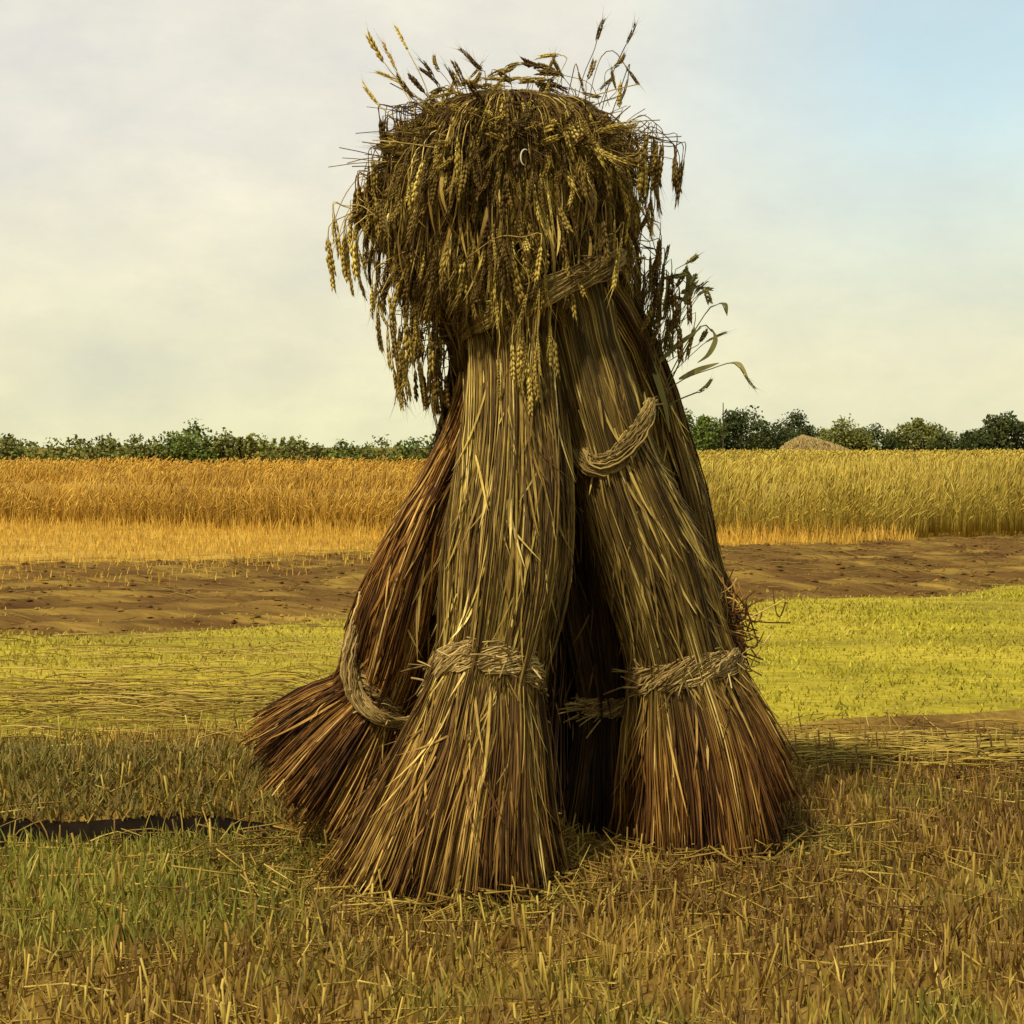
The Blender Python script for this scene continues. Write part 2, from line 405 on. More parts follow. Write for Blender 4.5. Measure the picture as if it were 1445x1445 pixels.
tag(cut.build('stubble', M['stubble']), 'cut stubble stalks and fallen straws on the near field', 'stubble', kind='stuff')

# bank of the ditch: hanging dry grass
bank = MB()
n = 9000
x = rng.uniform(-3.4, -0.6, n); y = ditch_line(x) + rng.uniform(0.115, 0.66, n)
blades(bank, x, y, rng.uniform(0.04, 0.10, n), rng.uniform(0.002, 0.0045, n), rng.uniform(0.1, 0.9, n), rng.beta(1.6, 2.4, n), np.clip(rng.beta(1.4, 1.6, n), 0, 1))
tag(bank.build('bank_grass', M['weed']), 'brown and green grass hanging over the small ditch bank', 'grass', kind='stuff')

# meadow
md = MB()
x, y = scatter(110000, 6.0, 15.2, 0.36, 1.0)
k = (y > meadow_near(x) - 0.12 * rng.uniform(0, 1, len(x))) & (rng.uniform(0, 1, len(x)) < 1.0 - sstep(-0.3, 0.9, y - plough_near(x)) * 0.97)
x, y = x[k], y[k]; n = len(x)
gm = sstep(0.40, 0.66, fbm(x * 0.9, y * 0.7, 81)); 
blades(md, x, y, rng.uniform(0.016, 0.048, n) * (0.6 + 0.8 * fbm(x * 2, y * 2, 82)), rng.uniform(0.002, 0.005, n) * (0.7 + y / 12), rng.uniform(0.1, 0.8, n),
       np.clip(rng.beta(2, 2, n) + 0.4 * (fbm(x * 1.3, y * 2.5, 83) - 0.5), 0, 1), np.clip(gm + 0.55 * sstep(0.4, 1.6, x) + rng.normal(0, 0.2, n), 0, 1), segs=3)
tag(md.build('meadow_grass', M['meadow']), 'short yellow green grass covering the meadow strip', 'grass', kind='stuff')

# clods and dry weeds on the ploughed strip
pw = MB()
n = 16000; x = rng.uniform(-9, 9, n); y = plough_near(x) + rng.uniform(0.0, 1.0, n) * (plough_far(x) - plough_near(x))
k = fbm(x * 0.8, y * 2.0, 90) > 0.47; x, y = x[k], y[k]; n = len(x)
blades(pw, x, y, rng.uniform(0.012, 0.045, n), rng.uniform(0.003, 0.007, n), rng.uniform(0.2, 1.2, n), rng.beta(2, 2, n), rng.uniform(0, 0.7, n), segs=3)
def clods(mb, n):
    x = rng.uniform(-11, 11, n); y = plough_near(x) + rng.uniform(0.0, 1.0, n) * (plough_far(x) - plough_near(x))
    base = np.array([(1, 0, 0), (-1, 0, 0), (0, 1, 0), (0, -1, 0), (0, 0, 1), (0, 0, -1)], float)
    tri = np.array([(0, 2, 4), (2, 1, 4), (1, 3, 4), (3, 0, 4), (2, 0, 5), (1, 2, 5), (3, 1, 5), (0, 3, 5)])
    sz = rng.uniform(0.008, 0.036, n) * rng.uniform(0.4, 1, n)
    v = base[None] * (sz[:, None] * rng.uniform(0.5, 1.3, (n, 6)))[:, :, None] * np.array([1.5, 1, 0.8]) + rng.normal(0, 0.15, (n, 6, 3)) * sz[:, None, None]
    v += np.stack([x, y, height(x, y) + 0.012 + 0.2 * sz], 1)[:, None]
    mb.add(v, None, tri[None] + (np.arange(n) * 6)[:, None, None], rnd=np.repeat(rng.uniform(0, 1, n), 6))


cd = MB(); clods(cd, 9000)
tag(cd.build('soil_clods', M['plough'], smooth=False), 'brown clods of earth on the ploughed strip', 'soil', kind='stuff')
n = 2600; x = rng.uniform(-8, 8, n); y = plough_near(x) + rng.uniform(-0.1, 1.1, n) * (plough_far(x) - plough_near(x)); k = fbm(x * .6, y * 1.5, 92) > .45; x, y = x[k], y[k]; n = len(x)
az = rng.normal(0, 0.35, n); L = rng.uniform(0.1, 0.4, n); u = np.linspace(-0.5, 0.5, 4)[None, :]
px_ = x[:, None] + np.cos(az)[:, None] * L[:, None] * u; py_ = y[:, None] + np.sin(az)[:, None] * L[:, None] * u
pw.tubes(np.stack([px_, py_, height(px_, py_) + 0.02 + 0.02 * rng.uniform(0, 1, (n, 1))], -1), rng.uniform(0.002, 0.0045, n)[:, None] * np.ones((1, 4)), 3, rng.uniform(0.5, 1, n), g=rng.uniform(0, .4, n))
tag(pw.build('field_weeds', M['weed']), 'sparse dry weeds on the brown ploughed strip', 'weeds', kind='stuff')
sf = MB()
n = 42000; x = rng.uniform(-16, 5, n); y = plough_far(x) - 3.4 + rng.uniform(0, 1, n) ** 0.6 * (wheat_front(x) - plough_far(x) + 4.0)
k = (x < 0.5 - 0 * y) | (y > plough_far(x) - 0.5); x, y = x[k], y[k]; n = len(x)
blades(sf, x, y, rng.uniform(0.03, 0.12, n) * (1 + 2.6 * sstep(-1.6, 0.1, y - wheat_front(x)) * rng.uniform(0, 1, n)), rng.uniform(0.003, 0.007, n), rng.uniform(0.05, 0.4, n), rng.beta(2, 2, n), rng.uniform(0, 0.35, n), segs=3)
tag(sf.build('stubble_rows', M['wheat']), 'ochre stubble in front of the standing wheat', 'stubble', kind='stuff')

# standing wheat
wh = MB()


def wheat(n, y0, y1, halfx, low, wmul, right=False):
    x = rng.uniform(-halfx, halfx, n)
    x = np.abs(x) if right else x
    y = wheat_front(x) + y0 + (y1 - y0) * rng.uniform(0, 1, n) ** 1.4
    H = 0.83 + 0.14 * sstep(-2, 3, x) + 0.13 * (fbm(x * 0.8, y * 0.45, 95) - 0.5) * 2 + rng.normal(0, 0.055, n)
    H = H * (1 - 0.62 * rng.uniform(0, 1, n) ** 0.7 * sstep(1.5, 0.0, y - wheat_front(x) - 0.6 * fbm(x * 1.7, x * 0, 91)))
    gap = fbm(x * 2.6, y * 0.6, 99)
    b0 = np.stack([x, y, np.full(n, low)], 1)
    az = rng.normal(0.4, 0.9, n) + 5 * (fbm(x * 0.5, y * 0.5, 93) - 0.5); ln = rng.uniform(0.03, 0.26, n)
    u = np.array([0, 0.45, 0.78, 0.86, 0.93, 1.0])[None, :, None]
    pth = b0 + 0
    pth = pth[:, None] + u * (H - low)[:, None, None] * np.array([0, 0, 1.0]) + (np.stack([np.cos(az), np.sin(az), -0.3 * np.ones(n)], 1) * ln[:, None])[:, None] * u ** 3
    rad = np.array([0.5, 0.5, 0.45, 1.5, 1.35, 0.25])[None] * rng.uniform(0.0045, 0.0075, n)[:, None] * wmul
    gg = np.clip(0.05 + 0.82 * sstep(-2.5, 2.5, x) + rng.normal(0, 0.15, n), 0, 1)
    rn = np.clip(rng.beta(2, 2, n) + 0.4 * (gap - 0.52) + 0.7 * (fbm(x * 0.4, y * 0.3, 97) - 0.5), 0, 1)
    wh.tubes(pth, rad, 3, rn, g=gg)


wheat(22000, 0.0, 3.2, 17, 0.0, 1.0)
wheat(13000, 3.0, 14, 22, 0.45, 1.6)
wheat(9000, 13, 27, 28, 0.55, 2.4)
wheat(9000, 26, 92, 52, 0.6, 5.0, True)
# closed canopy behind the front rows
cx = np.linspace(-70, 70, 241); cy = np.concatenate([np.linspace(0.9, 12, 40), np.geomspace(12.6, 96, 40)])
CXX, CYY = np.meshgrid(cx, cy); CYY = np.where(CXX < -1, 0.9 + (CYY - 0.9) * 26.0 / 95.0, CYY); CYW = CYY + wheat_front(CXX)
CZ = 0.70 + 0.14 * sstep(-2, 3, CXX) - 0.13 + 0.10 * (fbm(CXX * 1.5, CYW * 1.5, 101) - 0.5) + 0.06 * (fbm(CXX * 0.4, CYW * 0.4, 103) - 0.5); CZ[0] = 0.0; CYW[0] += 0.6
nx = len(cx); i = np.arange(len(cy) - 1)[:, None] * nx + np.arange(nx - 1)[None]
wh.add(np.stack([CXX, CYW, CZ], -1), np.stack([i, i + 1, i + nx + 1, i + nx], -1), rnd=(0.05 + 0.35 * fbm(CXX * 3, CYW * 3, 104)).ravel(), g=(0.12 + 0.7 * sstep(-1.5, 2.5, CXX)).ravel())
tag(wh.build('standing_wheat', M['wheat']), 'ripe golden wheat standing uncut across the far field', 'wheat', kind='stuff')


# ------------------------------------------------------------------ ears of grain
def ear_template(rows=7, fat=1.0, bend=0.0, na=10, seed=0):
    vs, ts = [], []; rg = np.random.default_rng(seed)
    for k in range(rows):
        z = 0.04 + 0.82 * k / (rows - 1); w = (0.5 + 0.5 * math.sin(math.pi * (0.15 + 0.75 * k / rows))) * fat
        for s in (-1, 1):
            for pl in ((1, 0), (0, 1)):
                if pl == (0, 1) and (k == rows - 1 or rg.uniform() < 0.2): continue
                if rg.uniform() < 0.08: continue
                c = np.array([pl[0] * s * 0.44 * w, pl[1] * s * 0.34 * w, z + (0.05 if s > 0 else 0) + (0.03 if pl[1] else 0)])
                o = len(vs); r_ = 0.38 * w * rg.uniform(0.8, 1.2); hh = 0.78 / rows * rg.uniform(0.9, 1.3)
                out_ = np.array([pl[0] * s, pl[1] * s, 0.0]); sd = np.array([-out_[1], out_[0], 0])
                vs += [c + np.array([0, 0, -hh]) - out_ * 0.15, c + sd * r_, c + out_ * r_, c - sd * r_, c - out_ * r_ * 0.6, c + np.array([0, 0, hh]) + out_ * 0.22]
                for a, b in ((1, 2), (2, 3), (3, 4), (4, 1)): ts += [(o, o + b, o + a), (o + 5, o + a, o + b)]
    for q in range(na):
        a = q * 2.4; o = len(vs); z = 0.15 + 0.8 * q / na
        d = np.array([math.cos(a), math.sin(a), 0]); sd = np.array([-d[1], d[0], 0]) * 0.055
        vs += [d * 0.3 + sd + [0, 0, z], d * 0.3 - sd + [0, 0, z], d * rg.uniform(0.9, 2.4) + [0, 0, z + rg.uniform(0.35, 0.6)]]; ts += [(o, o + 1, o + 2)]
    vs = np.array(vs); vs[:, 0] += bend * vs[:, 2] ** 2
    return vs, np.array(ts)


EARS = [ear_template(7, 1.0, 0.0, 8, 1), ear_template(9, 0.75, 1.6, 12, 2), ear_template(6, 1.15, 0.9, 6, 3), ear_template(11, 0.62, 0.5, 14, 4), ear_template(8, 0.85, 2.6, 10, 5)]




def add_ears(mb, org, ax, rnd, length=None, width=None):
    n = len(org)
    L = rng.uniform(0.055, 0.14, n) if length is None else length
    W = rng.uniform(0.0085, 0.0145, n) if width is None else width
    L = np.broadcast_to(L, (n,)); W = np.broadcast_to(W, (n,)); rnd = np.broadcast_to(rnd, (n,)); kind = rng.integers(0, len(EARS), n)
    for q, (EV, ET) in enumerate(EARS):
        k = kind == q
        if k.any(): mb.stamp(EV, None, ET, np.asarray(org)[k], np.asarray(ax)[k], L[k], W[k], rnd[k])


# ------------------------------------------------------------------ sheaves
def spine(ctrl):
    rows = []
    for (px, py, d, hw, rv) in ctrl:
        rows.append([*P(px, py, d), hw / F * d, rv])
    return np.array(rows)


def frames(S, ts):
    c = crom(S, ts); e = 1e-3
    a = crom(S, np.clip(ts + e, 0, 1)); b = crom(S, np.clip(ts - e, 0, 1))
    T = (a - b)[..., :3]; T /= np.linalg.norm(T, axis=-1, keepdims=True)
    U = np.cross(T, np.array([0, -1.0, 0])) * -1; U /= np.linalg.norm(U, axis=-1, keepdims=True)
    V = np.cross(T, U)
    V = np.where((V[..., 1:2] > 0), -V, V)           # V looks towards the camera side
    U = np.where((U[..., 0:1] < 0), -U, U)
    return c[..., :3], T, U, V, c[..., 3], c[..., 4]


def stalks(mb, S, n, cutl=0.0, cutr=0.0, seed=0, thick=1.0, ridges=7, tip=0.05, t_end=1.0, light=0.0):
    Mn = 20
    th = rng.uniform(0, 2 * math.pi, n); rho = np.sqrt(rng.uniform(0.62, 1.0, n))
    co = np.cos(th)
    t0 = np.where(co < 0, cutl, cutr) * co ** 2 + np.abs(rng.normal(0, 0.020, n))
    t1 = np.where(rng.uniform(0, 1, n) < 0.30, rng.uniform(0.35, 0.95, n), t_end)
    s0 = np.where(rng.uniform(0, 1, n) < 0.22, rng.uniform(0.05, 0.55, n), 0)
    t0 = np.maximum(t0, np.minimum(s0, t1 - 0.15))
    ts = t0[:, None] + (t1 - t0)[:, None] * np.linspace(0, 1, Mn)[None] ** 1.15
    c, T, U, V, ru, rv = frames(S, ts)
    w1 = rng.uniform(0, 6.28, (n, 1)); w2 = rng.uniform(3, 9, (n, 1))
    tw = rng.normal(0, 0.10, (n, 1))
    tt = th[:, None] + tw * (ts - 0.4) + 0.05 * np.sin(w2 * ts + w1)
    clump = 1 + 0.055 * np.sin(ridges * tt + 2.5 * np.sin(3 * ts + seed) + seed) + 0.04 * np.sin(2 * ridges * tt + 5 * ts)
    loose = 1 + np.abs(rng.normal(0, 0.03, (n, 1))) * (0.3 + np.abs(np.sin(w2 * ts * 0.6 + w1)))
    rr = rho[:, None] * clump * loose + 0.012 * rng.normal(0, 1, (n, Mn)) * (rng.uniform(0, 1, (n, 1)) < 0.35)
    p = c + (np.cos(tt) * ru * rr)[..., None] * U + (np.sin(tt) * rv * rr)[..., None] * V
    # ragged butt ends: splay outwards and droop
    k = (1 - np.linspace(0, 1, Mn)) ** 6
    out = (p[:, 0] - c[:, 0]); out /= np.linalg.norm(out, axis=1, keepdims=True) + 1e-9
    ext = (p[:, 0] - p[:, 1]); ext /= np.linalg.norm(ext, axis=1, keepdims=True) + 1e-9
    L = np.minimum(rng.exponential(tip, n), 0.085)[:, None] * (s0 < 0.01)[:, None]
    p = p + k[None, :, None] * (ext * L + out * L * 0.35 + rng.normal(0, 0.012, (n, 3)))[:, None, :]
    p[..., 2] = np.maximum(p[..., 2], 0.006 + 0.02 * rho[:, None])
    r0 = (0.0011 + 0.0024 * rng.uniform(0, 1, n) ** 1.6) * thick
    rad = r0[:, None] * (1 + 0.15 * np.sin(ts * 40 + w1) + 0.45 * (rng.uniform(0, 1, (n, Mn)) < 0.07)) * np.where(np.linspace(0, 1, Mn) > 0.97, 0.5, 1)[None]
    rnd = np.clip(rng.beta(1.1, 2.35, n) + light * rng.uniform(0, 1, n) + 0.24 * np.sin(ridges * th + seed), 0, 1)
    mb.tubes(p, rad, 4, rnd, t=ts, flat=0.8)
    # dry leaf blades lying along the stems
    m = n // 9
    th2 = rng.uniform(0, 2 * math.pi, m); ta = rng.uniform(0.15, 0.8, m); ln = rng.uniform(0.05, 0.16, m)
    ts2 = ta[:, None] - ln[:, None] * np.linspace(0, 1, 6)[None]
    c, T, U, V, ru, rv = frames(S, np.clip(ts2, 0.01, 1))
    o_ = 1.02 + 0.30 * np.linspace(0, 1, 6)[None] ** 2 * rng.uniform(0, 1, (m, 1))
    a2 = th2[:, None] + rng.normal(0, 0.25, (m, 1)) * np.linspace(0, 1, 6)[None]
    p2 = c + (np.cos(a2) * ru * o_)[..., None] * U + (np.sin(a2) * rv * o_)[..., None] * V
    wd = rng.uniform(0.0018, 0.0048, (m, 1)) * np.array([0.5, 0.9, 1, 0.9, 0.6, 0.1])[None]
    sd = np.stack([-np.sin(th2)[:, None] * U[:, 0] + 0 * V[:, 0]], 0)[0] + np.cos(th2)[:, None] * V[:, 0]
    sd /= np.linalg.norm(sd, axis=1, keepdims=True)
    v0 = mb.n
    mb.ribbons(p2, wd, sd, np.clip(rng.beta(2.2, 1.8, m), 0, 1))
    mb.t[-1] = np.repeat(ts2.reshape(-1), 2)


def core(mb, S, fr=0.80, t_end=1.0):
    ts = np.linspace(0.03, t_end, 30); c, T, U, V, ru, rv = frames(S, ts)
    a = np.linspace(0, 2 * math.pi, 28, endpoint=False)
    wv = 1 + 0.05 * np.sin(5 * a)[None] * np.ones((30, 1))
    v = c[:, None] + (np.cos(a)[None] * ru[:, None] * fr * wv)[..., None] * U[:, None] + (np.sin(a)[None] * rv[:, None] * fr * wv)[..., None] * V[:, None]
    v[..., 2] = np.maximum(v[..., 2], -0.02)
    i = np.arange(29)[:, None] * 28; s = np.arange(28)[None]; s2 = (s + 1) % 28
    q = np.stack([i + s, i + s2, i + 28 + s2, i + 28 + s], -1)
    n0 = 30 * 28
    vv = np.concatenate([v.reshape(-1, 3), c[:1], c[-1:]])
    tr = [(n0, k, (k + 1) % 28) for k in range(28)] + [(n0 + 1, 29 * 28 + (k + 1) % 28, 29 * 28 + k) for k in range(28)]
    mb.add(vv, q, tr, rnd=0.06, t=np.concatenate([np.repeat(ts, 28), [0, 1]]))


def band(S, tb, name, parent, tilt_x=0.0, tilt_y=0.0, half=0.035, grow=1.03, nstr=26, mat='band', a0=0.0, a1=2 * math.pi):
    """a rope of twisted straw tied round a sheaf"""
    c, T, U, V, ru, rv = [q[0] for q in frames(S, np.array([tb]))]
    a = np.linspace(a0, a1, 64); mb = MB()
    N = nstr; pth = np.zeros((N, 64, 3)); rad = np.zeros((N, 64))
    for k in range(N):
        ph = rng.uniform(0, 6.28); rr = math.sqrt(rng.uniform(0.05, 1)); tw = 2.2
        hgt = half * rr * np.cos(ph + tw * a) + 0.004 * np.sin(3 * a + ph)
        thk = 0.011 * (0.5 + 0.9 * rr * np.sin(ph + tw * a)) + rng.normal(0, 0.002)
        hgt = hgt + tilt_x * np.cos(a) + tilt_y * np.sin(a)
        pth[k] = c + ((np.cos(a) * (ru * grow + thk))[:, None] * U + (np.sin(a) * (rv * grow + thk))[:, None] * V + hgt[:, None] * T)
        pth[k] += rng.normal(0, 0.0022, (64, 3)) + 0.006 * np.sin(a * rng.uniform(1, 4) + ph)[:, None] * T
        rad[k] = rng.uniform(0.0014, 0.0034) * (0.85 + 0.25 * np.sin(5 * a + ph))
    mb.tubes(pth, rad, 5, np.clip(rng.beta(2.2, 1.6, N), 0, 1))
    # loose ends poking out of the band
    m = 70; aa = rng.uniform(0, 6.28, m); st = c + (np.cos(aa) * ru * 1.05)[:, None] * U + (np.sin(aa) * rv * 1.08)[:, None] * V + (tilt_x * np.cos(aa) + tilt_y * np.sin(aa) + rng.normal(0, half * 0.6, m))[:, None] * T
    dr = (-np.sin(aa))[:, None] * U + np.cos(aa)[:, None] * V + rng.normal(0, 0.45, (m, 3)) + 0.35 * (np.cos(aa)[:, None] * U + np.sin(aa)[:, None] * V)
    dr /= np.linalg.norm(dr, axis=1, keepdims=True); u = np.linspace(0, 1, 5)[None, :, None]; L = rng.uniform(0.03, 0.10, m)[:, None, None]
    mb.tubes(st[:, None] + dr[:, None] * u * L + np.array([0, 0, -0.35]) * (u * L) ** 1.6 * 2, rng.uniform(0.002, 0.0035, (m, 1)) * np.ones((1, 5)), 3, rng.uniform(0.3, 1, m))
    return mb.build(name, M[mat], parent)


SP = {
 'A': spine([(632, 1238, 4.58, 150, .24), (652, 1130, 4.60, 118, .21), (672, 1035, 4.62, 92, .17), (684, 955, 4.65, 71, .135), (696, 900, 4.67, 76, .15), (708, 820, 4.70, 84, .17),
             (716, 740, 4.74, 83, .165), (722, 660, 4.80, 76, .15), (724, 580, 4.86, 68, .14), (722, 510, 4.92, 63, .13), (716, 440, 4.97, 66, .13), (712, 360, 5.0, 78, .15)]),
 'B': spine([(1006, 1205, 5.02, 120, .22), (999, 1120, 5.02, 112, .20), (985, 1035, 5.02, 98, .17), (966, 950, 5.02, 74, .135), (954, 900, 5.01, 68, .14), (923, 800, 4.99, 70, .155),
             (884, 700, 4.97, 62, .15), (862, 630, 4.96, 52, .135), (843, 560, 4.95, 53, .135), (824, 490, 4.97, 48, .12), (810, 430, 4.98, 52, .12), (780, 360, 5.0, 62, .13)]),
 'C': spine([(432, 1112, 5.14, 106, .22), (460, 1074, 5.15, 98, .20), (493, 1028, 5.16, 80, .165), (528, 982, 5.16, 53, .12), (545, 935, 5.14, 56, .13), (562, 870, 5.11, 59, .14),
             (582, 800, 5.08, 50, .13), (608, 730, 5.06, 40, .12), (640, 660, 5.05, 34, .11), (668, 590, 5.03, 33, .11), (688, 520, 5.02, 38, .11), (694, 440, 5.0, 54, .12), (690, 360, 5.0, 72, .14)]),
 'D': spine([(1002, 1165, 5.42, 88, .2), (998, 1050, 5.40, 76, .17), (992, 960, 5.36, 56, .13), (984, 890, 5.33, 56, .14), (964, 800, 5.32, 50, .15), (945, 700, 5.28, 48, .14),
             (926, 620, 5.26, 42, .13), (911, 560, 5.22, 40, .13), (880, 480, 5.14, 38, .12), (832, 410, 5.05, 48, .12), (790, 350, 5.02, 58, .13)]),
 'E': spine([(858, 1172, 5.24, 58, .14), (858, 1070, 5.24, 47, .12), (857, 985, 5.24, 38, .10), (850, 900, 5.22, 48, .12), (838, 800, 5.2, 52, .13), (825, 700, 5.15, 48, .13),
             (805, 600, 5.1, 45, .12), (780, 500, 5.06, 45, .12), (740, 400, 5.02, 55, .13)]),
 'F': spine([(592, 1160, 5.40, 74, .17), (600, 1000, 5.36, 56, .13), (610, 900, 5.34, 58, .14), (625, 800, 5.3, 52, .14), (645, 700, 5.22, 50, .13), (670, 600, 5.14, 48, .13),
             (690, 500, 5.06, 50, .12), (700, 400, 5.03, 56, .13)]),
 'G': spine([(772, 1150, 5.55, 80, .17), (780, 1000, 5.5, 58, .14), (785, 900, 5.45, 62, .15), (785, 800, 5.4, 58, .15), (780, 700, 5.32, 52, .14), (768, 600, 5.22, 46, .13),
             (752, 500, 5.12, 46, .12), (736, 400, 5.05, 50, .13)]),
}
LAB = {
 'A': 'front sheaf, thick olive straw column tied low over a wide fanned skirt',
 'B': 'right sheaf with a sagging straw knot halfway up and a russet skirt',
 'C': 'russet sheaf leaning at the left with a pale wisp bent along its side',
 'D': 'narrow greenish sheaf behind the knotted one, with weed stalks sticking out sideways',
 'E': 'slim sheaf with shade-darkened straw standing in the gap just left of the knotted sheaf',
 'F': 'shaded sheaf showing as a dark sliver between the russet and the front sheaf',
 'G': 'rearmost shaded sheaf in the dark gap next to the front sheaf',
}
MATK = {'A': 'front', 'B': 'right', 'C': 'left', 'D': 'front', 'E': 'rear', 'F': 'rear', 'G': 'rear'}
NUM = {'A': 6400, 'B': 5400, 'C': 4200, 'D': 3000, 'E': 1100, 'F': 1000, 'G': 1000}
CUT = {'A': (0.0, 0.06), 'B': (0.06, 0.16), 'C': (0.062, 0.0)}
ROOT = {}
for s in 'ABCDEFG':
    S = SP[s]
    ROOT[s] = empty('sheaf', S[0, :3], LAB[s], 'sheaf', 'sheaves leaning together in the stook')
    mb = MB(); core(mb, S)
    cl, cr = CUT.get(s, (0.03, 0.03))
    stalks(mb, S, NUM[s], cl, cr, seed=ord(s) * 1.7, light=0.12 if s == 'A' else 0.04, tip=0.026)
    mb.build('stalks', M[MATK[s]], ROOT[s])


def t_at(S, py):
    """spine parameter where the sheaf crosses picture height py"""
    ts = np.linspace(0, 1, 400); c = crom(S, ts); yy = HZ + (CAM_H - c[:, 2]) * F / c[:, 1]
    return float(ts[np.argmin(np.abs(yy - py))])


band(SP['A'], t_at(SP['A'], 962), 'straw_band', ROOT['A'], tilt_x=0.01, tilt_y=0.065, half=0.036, nstr=120)
band(SP['B'], t_at(SP['B'], 950), 'straw_band', ROOT['B'], tilt_x=-0.004, tilt_y=0.03, half=0.036, nstr=105)
band(SP['C'], t_at(SP['C'], 965), 'straw_band', ROOT['C'], tilt_x=-0.085, tilt_y=0.0, half=0.034, nstr=90)
band(SP['E'], t_at(SP['E'], 990), 'straw_band', ROOT['E'], half=0.022, nstr=50)


def rope(pts, r0, name, parent, n=22, mat='band', t=1.0):
    """a loose twisted hank of straw along a path"""
    u = np.linspace(0, 1, 40); c = crom(np.array(pts), u)
    T = np.gradient(c, axis=0); T /= np.linalg.norm(T, axis=1, keepdims=True)
    A = np.cross(T, [0, 1, 0.1]); A /= np.linalg.norm(A, axis=1, keepdims=True); B = np.cross(T, A)
    env = r0 * (0.45 + 0.55 * np.sin(math.pi * np.clip(u, 0.02, 0.98)))
    pth = np.zeros((n, 40, 3)); mb = MB()
    for k in range(n):
        ph = rng.uniform(0, 6.28); rr = math.sqrt(rng.uniform(0.02, 1))
        pth[k] = c + (env * rr * np.cos(ph + 3.5 * u))[:, None] * A + (env * 0.6 * rr * np.sin(ph + 3.5 * u))[:, None] * B + rng.normal(0, 0.002, (40, 3))
        fr = max(0, rng.normal(0, 0.035)); pth[k] += (A * math.cos(ph) + T * 0.6)[:, :] * (fr * np.clip(u - 0.72, 0, 1) ** 1.5 * 6)[:, None] - (A * math.sin(ph) + T * 0.6) * (fr * np.clip(0.28 - u, 0, 1) ** 1.5 * 6)[:, None]
    mb.tubes(pth, rng.uniform(0.0014, 0.0034, (n, 1)) * np.ones((1, 40)), 5, rng.beta(2.0, 1.6, n))
    return mb.build(name, M[mat], parent)


rope([P(800, 585, 5.0), P(809, 625, 4.91), P(836, 656, 4.835), P(866, 650, 4.81), P(892, 622, 4.825), P(911, 590, 4.87), P(918, 566, 4.96)], 0.033, 'straw_knot', ROOT['B'], 95, 'knot')
# long pale wisp bent round the outside of the left sheaf
rope([P(518, 846, 5.10), P(500, 888, 5.04), P(493, 940, 5.01), P(505, 985, 5.0), P(538, 1014, 5.0), P(580, 1020, 5.07)], 0.026, 'straw_wisp', ROOT['C'], 80)

# ---- crown of drooping ears
NECK = P(712, 470, 5.0)
ENV_Y = np.array([124, 136, 152, 176, 205, 250, 310, 370, 420, 460, 500])
ENV_L = np.array([60, 84, 98, 122, 152, 182, 192, 172, 140, 108, 88]) / F * 5.0
ENV_R = np.array([60, 112, 142, 158, 168, 176, 178, 168, 146, 120, 90]) / F * 5.0
EZ = CAM_H - (ENV_Y - HZ) / F * 4.74
CXW = P(716, 0, 5.0)[0]


def env_r(phi, z):
    l = np.interp(z, EZ[::-1], ENV_L[::-1]); r_ = np.interp(z, EZ[::-1], ENV_R[::-1])
    sgn = 0.5 + 0.5 * np.sin(phi)            # phi = 0 faces the camera, +90 degrees is right
    return 0.945 * (l * (1 - sgn) + r_ * sgn) * (1 + 0.20 * (fbm(phi * 2.4 + 9, z * 7, 12, 2) - 0.5) * 2)


def hem(phi):
    """height where the hanging ears end, uneven round the crown"""
    y = 345 + 70 * (noise2(phi * 2.6 + 3, phi * 0, 17) - 0.5) * 2 - 55 * sstep(0.15, 0.6, phi) * sstep(1.6, 1.1, phi)
    return CAM_H - (y - HZ) / F * 5.0


